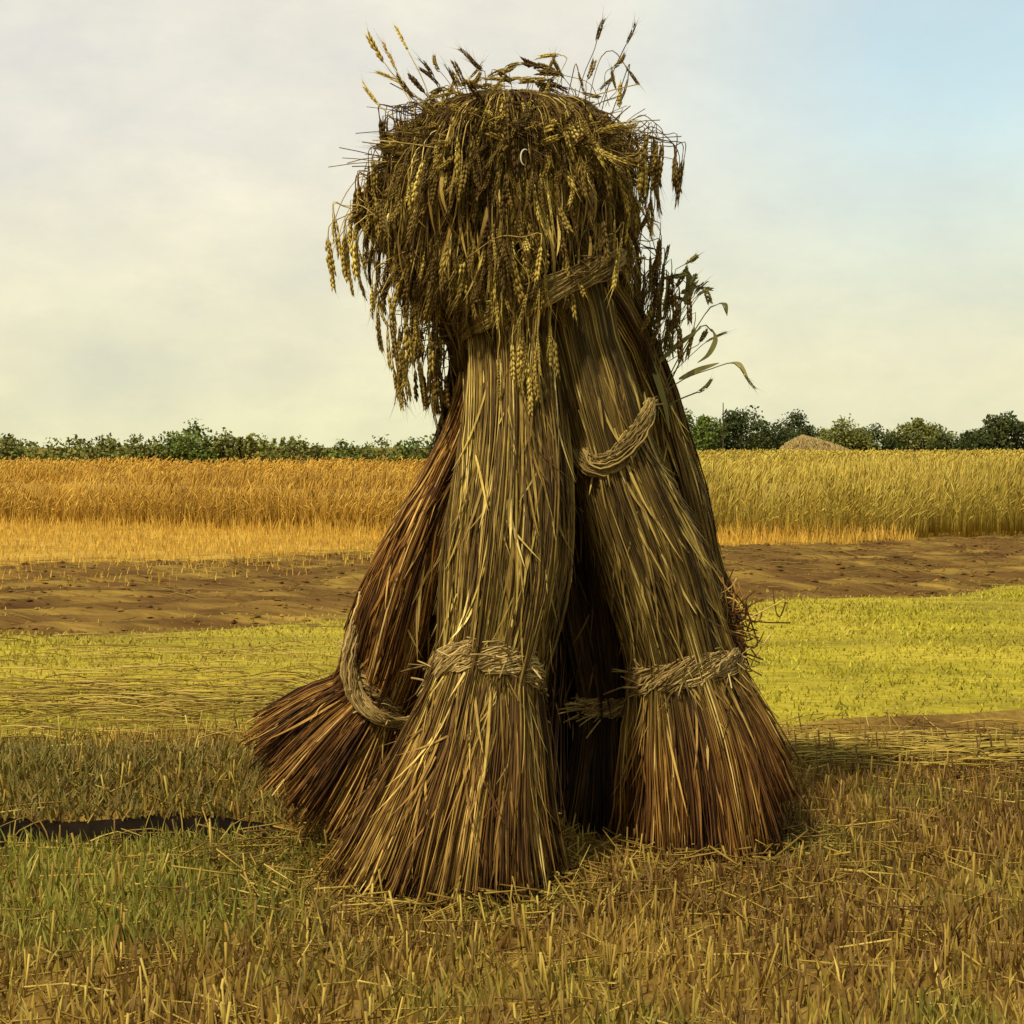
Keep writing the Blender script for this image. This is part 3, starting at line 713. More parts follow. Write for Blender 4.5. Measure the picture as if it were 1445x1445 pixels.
def crown(mb_stem, mb_ear, n, p0, p1, ztop, zbot, jitter=0.02):
    phi = rng.uniform(p0, p1, n)
    zl = hem(phi) if zbot is None else zbot
    ze = zl + (ztop - zl) * rng.uniform(0, 1, n) ** 0.68          # where the ear begins to hang
    Rr = env_r(phi, ze - 0.03) + rng.normal(-0.012, jitter, n)
    D = np.stack([np.sin(phi), -np.cos(phi), np.zeros(n)], 1) * np.array([1, 0.92, 1])
    ax = np.array([CXW, 5.0, 0])
    arch = np.minimum(rng.uniform(0.06, 0.30, n), np.maximum(EZ[0] + 0.02 - ze, 0.03))
    za = ze + arch
    Ra = np.minimum(Rr * rng.uniform(0.78, 0.95, n), env_r(phi, za) * 0.98)
    k0 = rng.uniform(0.3, 1, n)
    pts = np.stack([ax + D * (0.12 * k0)[:, None] + np.array([0, 0, 1]) * NECK[2],
                    ax + D * (0.13 + 0.3 * (Ra - 0.13) * k0)[:, None] + (np.array([0, 0, 1]) * (NECK[2] + 0.55 * (za - NECK[2]))[:, None]),
                    ax + D * (Ra * 0.80)[:, None] + np.array([0, 0, 1]) * (za - 0.015)[:, None],
                    ax + D * Ra[:, None] + np.array([0, 0, 1]) * za[:, None],
                    ax + D * (Ra * 0.25 + Rr * 0.75)[:, None] + np.array([0, 0, 1]) * (za - 0.4 * arch)[:, None],
                    ax + D * Rr[:, None] + np.array([0, 0, 1]) * ze[:, None]], 1)
    pts[:, 1:, :2] += rng.normal(0, 0.006, (n, 5, 2))
    # smooth every stem
    fine = np.linspace(0, 5, 14); i = np.clip(np.floor(fine).astype(int), 0, 4); u = (fine - i)[None, :, None]
    q0 = pts[:, np.maximum(i - 1, 0)]; q1 = pts[:, i]; q2 = pts[:, i + 1]; q3 = pts[:, np.minimum(i + 2, 5)]
    c = 0.5 * (2 * q1 + (q2 - q0) * u + (2 * q0 - 5 * q1 + 4 * q2 - q3) * u ** 2 + (3 * q1 - q0 - 3 * q2 + q3) * u ** 3)
    rn = np.clip(rng.beta(1.3, 1.9, n) + 0.45 * (noise2(phi * 5, ze * 9, 5) - 0.5), 0, 1)
    mb_stem.tubes(c, rng.uniform(0.0013, 0.0024, n)[:, None] * np.ones((1, 14)), 3, rn, t=0.8 * np.ones((n, 14)))
    dirn = c[:, -1] - c[:, -2]; dirn /= np.linalg.norm(dirn, axis=1, keepdims=True)
    dirn = dirn + np.array([0, 0, -1.0]) + rng.normal(0, 0.22, (n, 3)) + D * rng.exponential(0.22, (n, 1))
    add_ears(mb_ear, c[:, -1], dirn, rn)


def flare(mb, n, p0, p1):
    """bare stems opening like a goblet from the neck to the ears"""
    phi = rng.uniform(p0, p1, n); D = np.stack([np.sin(phi), -np.cos(phi) * 0.92, np.zeros(n)], 1)
    u = np.linspace(0, 1, 9); z0 = CAM_H - (525 - HZ) / F * 5.0; z1 = CAM_H - (rng.uniform(170, 330, n) - HZ) / F * 5.0
    z = z0 + (z1 - z0)[:, None] * u[None]
    top = env_r(phi, z1) * rng.uniform(0.72, 0.96, n); bot = rng.uniform(0.10, 0.155, n)
    r_ = bot[:, None] + (top - bot)[:, None] * (sstep(0.05, 0.9, u) * 0.75 + 0.25 * u)[None] + rng.normal(0, 0.004, (n, 9))
    ph = phi[:, None] + rng.normal(0, 0.05, (n, 1)) * u[None]
    pth = np.stack([CXW + (-0.01) + np.sin(ph) * r_, 5.0 - np.cos(ph) * r_ * 0.92, z], -1)
    mb.tubes(pth, rng.uniform(0.0015, 0.0035, (n, 1)) * np.ones((1, 9)), 3, np.clip(rng.beta(1.4, 3.2, n), 0, 1), t=np.full((n, 9), 0.8))


def hanging_leaves(mb, n, p0, p1):
    """dry leaf blades caught among the ears"""
    phi = rng.uniform(p0, p1, n); D = np.stack([np.sin(phi), -np.cos(phi) * 0.92, np.zeros(n)], 1)
    z0 = CAM_H - (rng.uniform(140, 350, n) - HZ) / F * 5.0; L = rng.uniform(0.06, 0.2, n); u = np.linspace(0, 1, 7)
    z = z0[:, None] - L[:, None] * u[None]
    r_ = env_r(phi, z0)[:, None] * (0.96 + 0.08 * rng.uniform(0, 1, (n, 1))) + 0.05 * (np.sin(u * 3.0)[None] * rng.uniform(-.1, .35, (n, 1))) * L[:, None] / 0.1
    ph = phi[:, None] + rng.normal(0, 0.09, (n, 1)) * u[None] ** 2
    pth = np.stack([CXW + np.sin(ph) * r_, 5.0 - np.cos(ph) * r_ * 0.92, z], -1)
    sd = np.stack([np.cos(phi + rng.normal(0, .7, n)), np.sin(phi + rng.normal(0, .7, n)), rng.normal(0, .2, n)], 1); sd /= np.linalg.norm(sd, axis=1, keepdims=True)
    mb.ribbons(pth, rng.uniform(0.002, 0.006, (n, 1)) * np.array([.5, .9, 1, 1, .8, .5, .08])[None], sd, np.clip(rng.beta(2, 1.6, n), 0, 1))
    mb.t[-1][:] = 0.8


def loose(mb_stem, mb_ear, pts_px, ear=True, rnd=None, thick=0.0016, elen=None):
    c = crom(np.array([P(*p) for p in pts_px]), np.linspace(0, 1, 14))
    rnd = rng.uniform(0.1, 0.9) if rnd is None else rnd
    mb_stem.tubes(c[None], np.full((1, 14), thick), 4, rnd, t=np.full((1, 14), 0.8))
    if ear:
        add_ears(mb_ear, c[-1:], c[-1:] - c[-2:-1], rnd, length=elen or rng.uniform(0.08, 0.12))


def blade_leaf(mb, pts_px, w=0.007, rnd=0.5):
    c = crom(np.array([P(*p) for p in pts_px]), np.linspace(0, 1, 12))
    u = np.linspace(0, 1, 12); wd = w * np.clip(np.sin(math.pi * (0.12 + 0.86 * u)), 0.1, 1)
    T = c[-1] - c[0]; sd = np.cross(T, [0, -1, 0.25]); sd /= np.linalg.norm(sd)
    mb.ribbons(c[None], wd[None], sd[None], rnd)


stem = {k: MB() for k in SP}; ear = {k: MB() for k in SP}
ZT = EZ[0] - 0.015; ZB = CAM_H - (400 - HZ) / F * 5.0
SECT = {'A': (-38, 38, 520), 'B': (38, 88, 330), 'D': (88, 135, 240), 'E': (135, 165, 140), 'G': (165, 205, 160), 'F': (205, 245, 180), 'C': (245, 322, 520)}
for k, (a, b_, n) in SECT.items():
    crown(stem[k], ear[k], n, R(a - 4), R(b_ + 4), ZT, None)
    flare(stem[k], n, R(a - 4), R(b_ + 4))
    hanging_leaves(stem[k], n // 2, R(a), R(b_))
    # lower fringe
    if k in 'AC': crown(stem[k], ear[k], n // 9, R(a), R(b_), CAM_H - (350 - HZ) / F * 5.0, CAM_H - (430 - HZ) / F * 5.0, 0.03)
for k, a, b_ in (('C', -95, -36), ('A', -38, 2)): crown(stem[k], ear[k], 45 if k == 'C' else 90, R(a), R(b_), CAM_H - (330 - HZ) / F * 4.8, CAM_H - (425 - HZ) / F * 4.8, 0.02)
# solid mass of stems under the ears, shared out by sector
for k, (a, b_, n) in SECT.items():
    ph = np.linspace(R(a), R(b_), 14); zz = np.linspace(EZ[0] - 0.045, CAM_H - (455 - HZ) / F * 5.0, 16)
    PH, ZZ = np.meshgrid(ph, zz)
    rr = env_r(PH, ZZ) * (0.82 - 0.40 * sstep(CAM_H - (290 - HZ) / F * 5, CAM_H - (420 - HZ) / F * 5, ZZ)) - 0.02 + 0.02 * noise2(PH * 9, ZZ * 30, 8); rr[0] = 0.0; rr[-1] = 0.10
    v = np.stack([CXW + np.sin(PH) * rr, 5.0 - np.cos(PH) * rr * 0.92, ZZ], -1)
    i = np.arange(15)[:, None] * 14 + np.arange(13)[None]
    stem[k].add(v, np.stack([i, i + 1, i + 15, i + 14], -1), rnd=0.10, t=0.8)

# ears sticking up at the top left, dropping at the left, and the sprays on the right
def spray(k, lst, **kw):
    for p in lst: loose(stem[k], ear[k], p, **kw)


def many(k, n, box0, box1, d0, d1, drop=(40, 75), rnd=(0.1, 0.9)):
    """stalks that leave the crown at box0 and end inside box1, ears hanging"""
    for _ in range(n):
        x0 = random.uniform(*box0[:2]); y0 = random.uniform(*box0[2:]); x1 = random.uniform(*box1[:2]); y1 = random.uniform(*box1[2:])
        da = random.uniform(d0, d1); apex = min(y0, y1) - random.uniform(5, 40)
        loose(stem[k], ear[k], [(x0, y0, da), ((x0 * 0.6 + x1 * 0.4), apex + 8, da), (x0 * 0.25 + x1 * 0.75, apex + (y1 - apex) * 0.35, da), (x1, y1 - 22, da), (x1 + random.uniform(-3, 3), y1, da)], rnd=random.uniform(*rnd))


many('C', 20, (600, 640, 360, 430), (528, 600, 390, 470), 4.80, 5.1)
many('C', 14, (620, 660, 430, 500), (552, 620, 500, 545), 4.9, 5.1)
many('C', 24, (635, 670, 420, 500), (548, 632, 440, 520), 4.85, 5.1)
many('C', 12, (640, 660, 470, 540), (590, 640, 520, 570), 4.90, 5.1)
many('C', 20, (555, 590, 230, 330), (497, 530, 260, 360), 4.9, 5.1)
many('C', 16, (530, 560, 250, 330), (458, 508, 300, 400), 4.92, 5.05, rnd=(0.75, 1.0))
many('C', 9, (610, 650, 150, 200), (528, 580, 165, 190), 4.9, 5.1, rnd=(0, 0.4))
many('D', 34, (860, 890, 210, 330), (888, 930, 190, 300), 4.9, 5.12)
many('C', 16, (560, 590, 190, 260), (520, 560, 210, 300), 4.9, 5.1)
many('D', 10, (880, 900, 170, 240), (920, 975, 185, 240), 4.95, 5.1, rnd=(0, 0.5))
many('D', 30, (870, 900, 340, 460), (885, 948, 330, 450), 5.0, 5.15, rnd=(0.1, 0.7))
many('D', 14, (895, 915, 440, 540), (920, 985, 400, 480), 5.0, 5.15, rnd=(0.1, 0.6))
# upright tufts
for (x, y0, x1, y1, rv) in ((600, 160, 565, 118, .9), (595, 190, 540, 85, 0.95), (612, 180, 575, 70, 0.95), (585, 215, 537, 150, .95), (590, 200, 560, 100, .95), (625, 180, 612, 110, 0.05), (634, 170, 620, 122, 0.1), (640, 170, 645, 125, 0.05),
                         (618, 178, 598, 130, 0.05), (608, 190, 585, 140, .0), (650, 160, 655, 120, .3)):
    loose(stem['C'], ear['C'], [(x, y0, 4.95), ((x + x1) / 2 + 8, (y0 + y1) / 2, 4.95), (x1, y1, 4.95)], rnd=rv, elen=random.uniform(0.07, 0.1))
many('C', 22, (610, 640, 170, 215), (552, 612, 160, 215), 4.9, 5.0, rnd=(0, 0.2))
for (pts, rv) in (([(830, 150, 5.05), (838, 110, 5.05), (850, 78, 5.05), (866, 72, 5.05), (882, 92, 5.05)], 0.5), ([(848, 160, 5.0), (862, 110, 5.0), (876, 78, 5.0), (884, 62, 5.0)], 0.1), ([(815, 140, 4.98), (824, 105, 4.98), (838, 72, 4.98), (842, 58, 4.98)], 0.15),
                  ([(780, 140, 5), (790, 105, 5), (800, 82, 5), (790, 78, 5)], 0.9), ([(800, 140, 5), (806, 115, 5), (812, 90, 5), (816, 100, 5)], 0.6), ([(860, 170, 5.05), (874, 130, 5.05), (888, 90, 5.05), (886, 110, 5.05)], 0.2), ([(760, 135, 5), (764, 118, 5), (770, 106, 5)], .4)):
    loose(stem['B'], ear['B'], pts, rnd=rv, elen=0.075)
# pale ears hanging down the front of the neck
for _ in range(20):
    x = random.uniform(703, 785) + random.gauss(0, 6); y = random.uniform(455, 540) if x < 775 else random.uniform(455, 490); dd = 4.70 + (0.05 if x > 760 else 0)
    loose(stem['A'], ear['A'], [(x + random.uniform(-10, 10), y - 90, dd + 0.06), (x + 2, y - 40, dd), (x, y - 14, dd), (x, y, dd)], rnd=random.uniform(0.55, 1.0))
many('A', 12, (640, 760, 330, 400), (690, 770, 350, 420), 4.66, 4.74)
many('B', 14, (790, 860, 330, 370), (800, 880, 300, 360), 4.72, 4.9)

# broken stems and ears lying every way on the very top
def on_top(n, rmin=0.0):
    ph = rng.uniform(0, 2 * math.pi, n); z = EZ[0] - 0.01 - 0.16 * rng.uniform(0, 1, n)
    e_ = env_r(ph, z); r_ = np.where(rng.uniform(0, 1, n) < 0.35, e_ * np.sqrt(rng.uniform(0, 1, n)), e_)
    z = np.where(r_ < e_ * 0.97, EZ[0] - 0.03 - 0.05 * (r_ / 0.2) ** 2, z)
    return ph, np.stack([CXW + np.sin(ph) * r_, 5.0 - np.cos(ph) * r_ * 0.92, z], 1)


n = 900; ph, b0 = on_top(n); b0[:, 2] -= 0.025
ht = rng.uniform(0.04, 0.13, n); u = np.linspace(0, 1, 5)[None, :, None]
dr = np.stack([np.sin(ph) * 0.7 + rng.normal(0, .55, n), -np.cos(ph) * 0.7 + rng.normal(0, .55, n), rng.uniform(-0.1, 0.95, n)], 1)
pf = b0[:, None] + dr[:, None] * ht[:, None, None] * u + np.stack([rng.normal(0, .03, n), rng.normal(0, .03, n), -rng.uniform(0, 0.07, n)], 1)[:, None] * u ** 2
stem['A'].tubes(pf, rng.uniform(0.0008, 0.002, (n, 1)) * np.ones((1, 5)), 3, rng.beta(1.3, 2, n), t=np.full((n, 5), 0.8))
for _ in range(46):
    x0 = random.uniform(610, 880); y0 = 150; x1 = x0 + random.gauss(0, 16); y1 = random.uniform(96, 132); dd = random.uniform(4.85, 5.15)
    loose(stem['A' if x0 < 740 else 'B'], ear['A' if x0 < 740 else 'B'], [(x0, y0, dd), ((x0 + x1) / 2 + random.gauss(0, 4), (y0 + y1) / 2, dd), (x1, y1, dd), (x1 + random.gauss(0, 16), y1 + random.uniform(-10, 8), dd)], rnd=random.betavariate(1.4, 2), elen=random.uniform(0.05, 0.085), thick=0.0011)
for k, nn in (('A', 70), ('C', 70), ('B', 50), ('D', 30)):
    ph, b0 = on_top(nn * 5)
    a, b_ = SECT[k][:2]; pd_ = np.degrees(ph); q = ((pd_ - a) % 360) < (b_ - a); ph, b0 = ph[q][:nn], b0[q][:nn]; m = len(ph)
    add_ears(ear[k], b0, np.stack([np.sin(ph) + rng.normal(0, .5, m), -np.cos(ph) + rng.normal(0, .5, m), rng.uniform(-0.9, 0.45, m)], 1), rng.beta(1.3, 1.8, m))

for k in SP:
    stem[k].build('ear_stems', M['front' if k in 'AC' else 'right'], ROOT[k])
    ear[k].build('grain_ears', M['ear'], ROOT[k])

# weed stalks with long leaves on the right
wd = MB(); st = MB(); weed_ears = []
for pts, e in (([(918, 600, 5.1), (945, 530, 5.1), (978, 470, 5.1), (1004, 432, 5.1), (1020, 428, 5.1), (1025, 442, 5.1)], False), ([(930, 560, 5.08), (965, 535, 5.08), (1005, 520, 5.08), (1035, 512, 5.08), (1050, 528, 5.08)], True),
               ([(928, 575, 5.12), (955, 520, 5.12), (975, 480, 5.12), (992, 458, 5.12), (1005, 468, 5.12)], False), ([(920, 590, 5.1), (950, 568, 5.1), (985, 553, 5.1)], True),
               ([(905, 520, 5.1), (920, 460, 5.1), (930, 410, 5.1), (938, 372, 5.1)], True), ([(915, 540, 5.1), (940, 470, 5.1), (962, 425, 5.1), (970, 410, 5.1)], True), ([(908, 530, 5.1), (915, 470, 5.1), (912, 410, 5.1), (915, 385, 5.1)], False)):
    er = MB(); loose(st, er, pts, ear=e, rnd=random.uniform(0.1, 0.5), thick=0.0022, elen=0.06)
    if e: weed_ears.append(er)
for _ in range(16):
    x0 = random.uniform(905, 932); y0 = random.uniform(520, 600); x1 = x0 + random.uniform(5, 75); y1 = random.uniform(375, 500); dd = random.uniform(5.06, 5.2)
    er = MB(); loose(st, er, [(x0, y0, dd), (x0 * .55 + x1 * .45 - 6, y0 * .5 + y1 * .5, dd), (x1, y1, dd), (x1 + random.uniform(-4, 14), y1 + random.uniform(-6, 8), dd)], ear=True, rnd=random.uniform(0.2, 0.8), thick=0.0012, elen=random.uniform(0.04, 0.075))
    weed_ears.append(er)
for pts, w in (([(930, 512, 5.08), (950, 492, 5.08), (972, 475, 5.08), (990, 462, 5.08)], 0.008), ([(1004, 464, 5.12), (1010, 478, 5.12), (1000, 500, 5.12), (984, 512, 5.12)], 0.008), ([(958, 535, 5.08), (985, 522, 5.08), (1015, 512, 5.08)], 0.008),
               ([(1014, 428, 5.1), (1024, 430, 5.1), (1026, 446, 5.1)], 0.006), ([(1030, 512, 5.08), (1044, 514, 5.08), (1056, 534, 5.08)], 0.006), ([(968, 430, 5.1), (974, 400, 5.1), (968, 378, 5.1)], 0.014), ([(900, 480, 5.06), (922, 520, 5.06), (938, 570, 5.06), (945, 610, 5.06)], 0.010),
               ([(935, 440, 5.1), (942, 410, 5.1), (940, 380, 5.1)], .006), ([(950, 470, 5.1), (940, 500, 5.1), (936, 470, 5.1)], .006)):
    blade_leaf(wd, pts, w, random.uniform(0.1, 0.9))
w_ = st.build('weed_stalks', M['leaf'], ROOT['D']); wd.build('weed_leaves', M['leaf'], w_)
for er in weed_ears: er.build('weed_ear', M['leaf'], w_)
# the small pale curl near the top, standing for a stray paint mark
cu = MB(); a = np.linspace(R(60), R(265), 14)
q = np.stack([P(741, 222, 4.60)[0] + 0.012 * np.cos(a), np.full(14, 4.60), P(741, 222, 4.6)[2] + 0.022 * np.sin(a)], 1)
cu.tubes(q[None], 0.0022 * np.clip(np.sin(np.linspace(0.3, 2.9, 14)), .3, 1)[None], 5, 0.9)
cu.build('pale_curl_mark', M['pale'], ROOT['A'])

# rope of straw holding the heads together
tie = empty('straw_rope', P(760, 440, 5.0), 'twisted straw rope tying the sheaves together below the drooping ears', 'straw rope')
S_t = np.array([[*P(752, 520, 4.97), 0.205, 0.235], [*P(761, 435, 4.98), 0.232, 0.25], [*P(761, 340, 4.99), 0.25, 0.26]])
tb_o = band(S_t, 0.57, 'rope_coil', tie, tilt_x=0.108, tilt_y=-0.03, half=0.032, grow=1.0, nstr=110, mat='knot')

# straw lying against the foot of the right sheaf
tg = MB()
n = 130; c0 = P(1018, 890, 5.12)
for _ in range(n):
    p0 = c0 + np.array([random.gauss(0, .045), random.gauss(0, .04), random.gauss(0, .05)]); d_ = np.array([random.gauss(0, 1), random.gauss(0, .4), random.gauss(0, 1)]); d_ /= np.linalg.norm(d_)
    e_ = np.array([random.gauss(0, 1), random.gauss(0, .5), random.gauss(0, 1)]) * 0.04
    u = np.linspace(-0.5, 0.5, 8)[:, None]
    tg.tubes((p0 + d_ * u * random.uniform(.06, .16) + e_ * (u ** 2) * 4)[None], np.full((1, 8), random.uniform(.0018, .0032)), 3, random.random())
tg.build('tangled_straw', M['left'], ROOT['B'])

# ------------------------------------------------------------------ trees along the horizon
def leaf_mat(name, a, b):
    m, nt, bs = newmat(name, 0.7, 0.15)
    c = ramp(nt, attr(nt, 'rnd'), [(0, a), (1, b)])
    nt.links.new(c, bs.inputs['Base Color']); return m


LM = {'dark': leaf_mat('dark_leaves', (0.022, 0.034, 0.008), (0.075, 0.085, 0.018)), 'green': leaf_mat('fresh_leaves', (0.05, 0.075, 0.010), (0.15, 0.18, 0.026)),
      'pale': leaf_mat('pale_leaves', (0.10, 0.105, 0.018), (0.26, 0.24, 0.04)), 'olive': leaf_mat('olive_leaves', (0.075, 0.080, 0.014), (0.20, 0.19, 0.035))}
bark, nt_, b_ = newmat('bark', 0.9, 0.1); b_.inputs['Base Color'].default_value = (0.06, 0.045, 0.03, 1)


def tree(name, cat, label, group, px0, px1, ptop, d, kind, shape='round', n=1500):
    s = d / F; w = (px1 - px0) * s * (1.42 if name == 'shrub' else 1.25); xc = ((px0 + px1) / 2 - CX) * s; zt = CAM_H + (HZ - ptop) * s
    root = empty(name, (xc, d, 0), label, cat, group)
    tr = MB(); hgt = zt
    tr.tubes(np.stack([np.full(6, xc) + np.cumsum(rng.normal(0, .02 * hgt, 6)), np.full(6, d), np.linspace(-0.1, hgt * 0.75, 6)], 1)[None], (np.linspace(0.05, 0.012, 6) * hgt * 0.6)[None], 6)
    nb = 9
    for k in range(nb):
        a = rng.uniform(0, 6.28); z0 = hgt * rng.uniform(0.15, 0.45); L = min(w * rng.uniform(0.2, 0.4), hgt * 0.36)
        u = np.linspace(0, 1, 5)
        tr.tubes(np.stack([xc + np.cos(a) * L * u, d + np.sin(a) * L * u, z0 + L * (0.9 * u) + 0 * u], 1)[None], (np.linspace(0.02, 0.005, 5) * hgt * 0.5)[None], 4)
    tr.build('trunk', bark, root)
    # clumps of leaves spread through the crown
    nc = 34; n = int(n * 2.2); cr = MB()
    uu = rng.normal(size=(nc, 3)); uu /= np.linalg.norm(uu, axis=1, keepdims=True); uu *= rng.uniform(0.35, 1.0, (nc, 1)) ** 0.5
    cz = hgt * 0.50; hz_ = hgt * 0.44
    cc = np.stack([xc + uu[:, 0] * w * 0.40, d + uu[:, 1] * w * 0.40, cz + uu[:, 2] * hz_ * (0.86 if shape != 'wispy' else 1.0)], 1)
    rr = rng.uniform(0.13, 0.24, nc) * min(w, hgt) * 1.05
    cc[:14, 2] = hgt * rng.uniform(0.08, 0.62, 14); cc[:14, 0] = xc + rng.uniform(-.52, .52, 14) * w; rr[:14] *= 1.15
    k = rng.integers(0, nc, n); dv = rng.normal(size=(n, 3)); dv /= np.linalg.norm(dv, axis=1, keepdims=True)
    pos = cc[k] + dv * (rr[k] * rng.uniform(0.4, 1.15, n))[:, None]
    if shape == 'wispy':
        m = n // 3; a = rng.uniform(-0.4, 0.9, m); L = rng.uniform(0.2, 0.6, m) * hgt * 0.55
        f = rng.uniform(0, 1, m); bx = xc + rng.uniform(-0.5, 0.4, m) * w
        bx = xc + (np.floor(rng.uniform(0, 9, m)) / 9 - 0.5) * w; q_ = hash2(np.floor((bx - xc) * 100).astype(int), np.zeros(m, int), 3)
        pos[:m] = np.stack([bx + f * (q_ - 0.2) * 0.35 * w, d + rng.normal(0, .1 * w, m), hgt * 0.62 + f * hgt * (0.22 + 0.28 * q_) - 0.12 * hgt * f ** 2 * q_], 1)
    pos[:, 2] = np.maximum(pos[:, 2], 0.05)
    ls = rng.uniform(0.018, 0.045, n) * (0.5 * w + 0.5 * hgt)
    e1 = rng.normal(size=(n, 3)); e1 /= np.linalg.norm(e1, axis=1, keepdims=True); e2 = np.cross(e1, rng.normal(size=(n, 3))); e2 /= np.linalg.norm(e2, axis=1, keepdims=True)
    v = np.stack([pos - e1 * ls[:, None], pos - e2 * ls[:, None] * 0.55, pos + e1 * ls[:, None], pos + e2 * ls[:, None] * 0.55], 1)
    cr.add(v, (np.arange(n)[:, None] * 4 + np.arange(4)[None]), rnd=np.repeat(np.clip(rng.beta(2, 2, n) * 0.7 + 0.3 * hash2(k, k, 4), 0, 1), 4))
    cr.build('crown', LM[kind], root, smooth=False)


GT = 'trees along the right horizon'; GS = 'shrubs of the low hedge along the left horizon'
tree('round_tree', 'tree', 'round bright green tree just right of the stook, tallest on the horizon', GT, 948, 1004, 573, 118, 'green', n=2600)
tree('bushy_tree', 'tree', 'low dark bush filling the dip between the round tree and the broad dark tree', GT, 994, 1032, 592, 122, 'dark')
tree('bushy_tree', 'tree', 'broad dark tree beside the thin bare pole', GT, 1016, 1074, 576, 120, 'dark', n=2400)
tree('bushy_tree', 'tree', 'dark tree of middle height left of the straw heap', GT, 1066, 1112, 586, 119, 'dark', n=2000)
tree('bushy_tree', 'tree', 'dark leafy tree rising directly behind the peak of the straw heap', GT, 1102, 1146, 580, 124, 'dark', n=2000)
tree('bushy_tree', 'tree', 'pale yellow green small tree behind the right slope of the straw heap', GT, 1138, 1172, 597, 126, 'pale')
tree('bushy_tree', 'tree', 'dark green tree just right of the straw heap', GT, 1164, 1216, 589, 120, 'olive', n=2000)
tree('bushy_tree', 'tree', 'small low dark tree, fourth from the right end of the horizon row', GT, 1208, 1262, 597, 121, 'dark', n=1800)
tree('bushy_tree', 'tree', 'wide olive tree, third from the right end of the horizon row', GT, 1256, 1326, 590, 122, 'olive', n=2200)
tree('bushy_tree', 'tree', 'low dark tree, second from the right end of the horizon row', GT, 1318, 1384, 600, 120, 'dark', n=1800)
tree('bushy_tree', 'tree', 'tall dark tree at the right end of the horizon row', GT, 1376, 1470, 584, 121, 'dark', n=2400)
tree('shrub', 'shrub', 'shrub at the left end of the hedge', GS, -40, 40, 611, 52, 'olive', n=1500)
tree('shrub', 'shrub', 'low pale shrub, second from the left end of the hedge', GS, 24, 100, 617, 52.5, 'pale')
tree('shrub', 'shrub', 'broad olive shrub, third from the left end of the hedge', GS, 84, 164, 611, 52, 'olive', n=1700)
tree('shrub', 'shrub', 'low olive shrub left of the tallest dark hedge shrub', GS, 152, 240, 614, 51.5, 'olive', n=1700)
tree('shrub', 'shrub', 'tallest dark rounded shrub of the left hedge', GS, 230, 296, 599, 52, 'green', n=2200)
tree('shrub', 'shrub', 'wispy shrub with blown twigs right of the tallest hedge shrub', GS, 288, 350, 610, 52, 'olive', 'wispy', 1800)
tree('shrub', 'shrub', 'second wispy shrub with blown twigs, where the hedge starts to get low', GS, 338, 400, 611, 52.4, 'pale', 'wispy', 1700)
tree('shrub', 'shrub', 'low even shrub right of the wispy hedge shrubs', GS, 386, 458, 618, 51.8, 'olive')
tree('shrub', 'shrub', 'lowest shrub in the middle of the even hedge stretch', GS, 444, 514, 620, 52.2, 'green')
tree('shrub', 'shrub', 'low shrub second from the stook in the left hedge', GS, 500, 570, 618, 52, 'olive')
tree('shrub', 'shrub', 'dark shrub of the left hedge next to the stook', GS, 556, 640, 616, 51.6, 'green')

# ------------------------------------------------------------------ far hut, heap and pole
thatch = straw_mat('old_thatch', [(0, (0.22, 0.15, 0.05)), (1, (0.50, 0.37, 0.13))], OLIVE, (-2, -1))


def heap(px, d, w, h, skew, label):
    hp = MB(); x0 = (px - CX) / F * d
    n = 3600; a = rng.uniform(0, 6.28, n); f = rng.uniform(0, 1, n)
    def surf(a, f, k=1.0):
        r_ = w * k * (1 - f ** 2.4) + 0.02
        r_ = r_ * (1 + 0.12 * np.sin(3 * a + 1) + 0.06 * np.sin(7 * a))
        return np.stack([x0 + np.cos(a) * r_ - skew * f, d + np.sin(a) * r_ * 0.8, h * k * f + 0 * a], -1)
    c0 = surf(a, f); dn = np.stack([np.cos(a) * .5 + rng.normal(0, .4, n), np.sin(a) * .5, -np.ones(n)], 1)
    hp.tubes(c0[:, None] + dn[:, None] * np.linspace(-.14, .14, 3)[None, :, None], rng.uniform(.012, .034, (n, 1)) * np.ones((1, 3)), 3, rng.uniform(0, 1, n))
    A_, F_ = np.meshgrid(np.linspace(0, 2 * math.pi, 28, endpoint=False), np.linspace(0, 1, 10))
    i = np.arange(9)[:, None] * 28; q = np.arange(28)[None]; q2 = (q + 1) % 28
    hp.add(surf(A_, F_, 0.96), np.stack([i + q, i + q2, i + 28 + q2, i + 28 + q], -1), rnd=.3)
    tag(hp.build('straw_heap', thatch), label, 'straw heap')


heap(1160, 112, 2.6, 1.85, 1.3, 'low pale tan straw heap with its peak on the left, before dark trees')
pl = MB(); xx = (1020 - CX) / F * 117
pl.tubes(np.array([[(xx, 117, 0), (xx + .03, 117, 2), (xx + .02, 117, 4.25)]]), np.array([[.07, .055, .03]]), 6)
tag(pl.build('bare_pole', bark), 'thin bare pole standing up between the round tree and the broad dark tree', 'pole')

# roots sit at the base of each thing; children keep their world place
for o in list(scene.objects):
    if o.type == 'EMPTY' and 'at' in o:
        loc = np.array(o['at']); o.location = loc; del o['at']
        for ch in o.children:
            me = ch.data; co = np.empty(len(me.vertices) * 3, np.float32); me.vertices.foreach_get('co', co)
            me.vertices.foreach_set('co', (co.reshape(-1, 3) - loc.astype(np.float32)).ravel())
            for gc in ch.children:
                m2 = gc.data; co = np.empty(len(m2.vertices) * 3, np.float32); m2.vertices.foreach_get('co', co)
                m2.vertices.foreach_set('co', (co.reshape(-1, 3) - loc.astype(np.float32)).ravel())

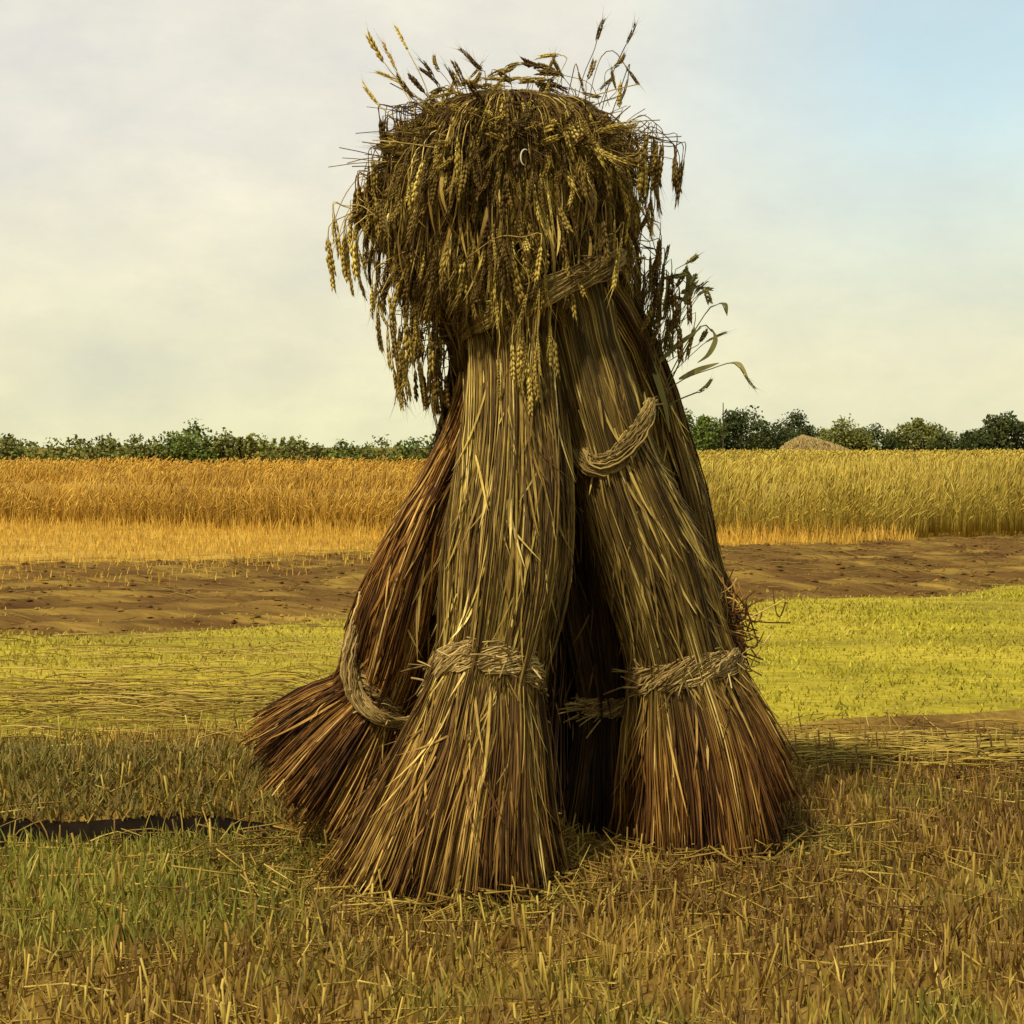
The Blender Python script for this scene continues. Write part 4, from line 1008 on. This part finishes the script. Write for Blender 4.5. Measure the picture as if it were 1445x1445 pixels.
# ------------------------------------------------------------------ sky, sun, camera
SUN_EL, SUN_AZ = R(52), R(217)          # azimuth clockwise from +Y: over the left shoulder
w = bpy.data.worlds.new('World'); scene.world = w; w.use_nodes = True
nt = w.node_tree; nt.nodes.clear()
out = nt.nodes.new('ShaderNodeOutputWorld'); bg = nt.nodes.new('ShaderNodeBackground'); bg.inputs['Strength'].default_value = 0.1
sky = nt.nodes.new('ShaderNodeTexSky'); sky.sky_type = 'NISHITA'; sky.sun_disc = False
sky.sun_elevation = SUN_EL; sky.sun_rotation = SUN_AZ; sky.dust_density = 2.0; sky.air_density = 1.2
tc = nt.nodes.new('ShaderNodeTexCoord'); sep = nt.nodes.new('ShaderNodeSeparateXYZ'); nt.links.new(tc.outputs['Generated'], sep.inputs[0])
X, Z = sep.outputs['X'], sep.outputs['Z']
n1 = noise(nt, 5.0, 7, tc.outputs['Generated'], 0.62, (1.0, 1.0, 2.2)); n2 = noise(nt, 14, 6, tc.outputs['Generated'], 0.65, (1.0, 1, 1.6))
tone = ramp(nt, n1, [(0.30, (0.70, 0.69, 0.64)), (0.5, (0.78, 0.75, 0.65)), (0.7, (0.88, 0.84, 0.69))])
tone = mix(nt, 0.35, tone, ramp(nt, n2, [(0.35, (0.86, 0.87, 0.90)), (0.65, (1.1, 1.09, 1.06))]), 'MULTIPLY')
# warmer and slightly dimmer towards the horizon
low = mathn(nt, 'MULTIPLY', Z, 5.5, True)
tone = mix(nt, low, mix(nt, 1.0, tone, (1.0, 1.0, 0.74), 'MULTIPLY'), tone)
lum = mix(nt, 1.0, tone, (10, 10, 10), 'MULTIPLY')
# cloud cover breaks up to the upper right and overhead
bx = mathn(nt, 'MULTIPLY', mathn(nt, 'ADD', X, -0.04), 6.0, True); bz = mathn(nt, 'MULTIPLY', mathn(nt, 'ADD', Z, -0.045), 6.0, True)
gapf = mathn(nt, 'MULTIPLY', bx, bz)
gapf = mathn(nt, 'MULTIPLY', gapf, mathn(nt, 'ADD', n1, 0.35), True)
over = mathn(nt, 'MULTIPLY', mathn(nt, 'ADD', Z, -0.30), 1.6, True)
gapf = mathn(nt, 'MAXIMUM', mathn(nt, 'MULTIPLY', gapf, 0.62), mathn(nt, 'MULTIPLY', over, 0.15))
mixc = mix(nt, gapf, lum, mix(nt, 1.0, sky.outputs[0], (1.25, 1.68, 1.62), 'MULTIPLY'))
nt.links.new(mixc, bg.inputs['Color']); nt.links.new(bg.outputs[0], out.inputs[0])

sd = bpy.data.lights.new('sun', 'SUN'); sd.energy = 4.4; sd.angle = R(2.5); sd.color = (1.0, 0.93, 0.80)
so = bpy.data.objects.new('sun', sd); COL.objects.link(so)
so.rotation_euler = (R(90) - SUN_EL, 0, math.pi - SUN_AZ)

cam = bpy.data.cameras.new('camera'); co = bpy.data.objects.new('camera', cam); COL.objects.link(co)
co.location = (0, 0, CAM_H); co.rotation_euler = (R(90), 0, 0)
cam.sensor_width = 36; cam.lens = F / 1445 * 36; cam.shift_y = (HZ - 722.5) / 1445; cam.clip_start = 0.05; cam.clip_end = 5000
scene.camera = co
scene.render.engine = 'CYCLES'
scene.view_settings.view_transform = 'Standard'; scene.view_settings.look = 'None'; scene.view_settings.gamma = 1; scene.view_settings.exposure = 0.12
scene.cycles.max_bounces = 6
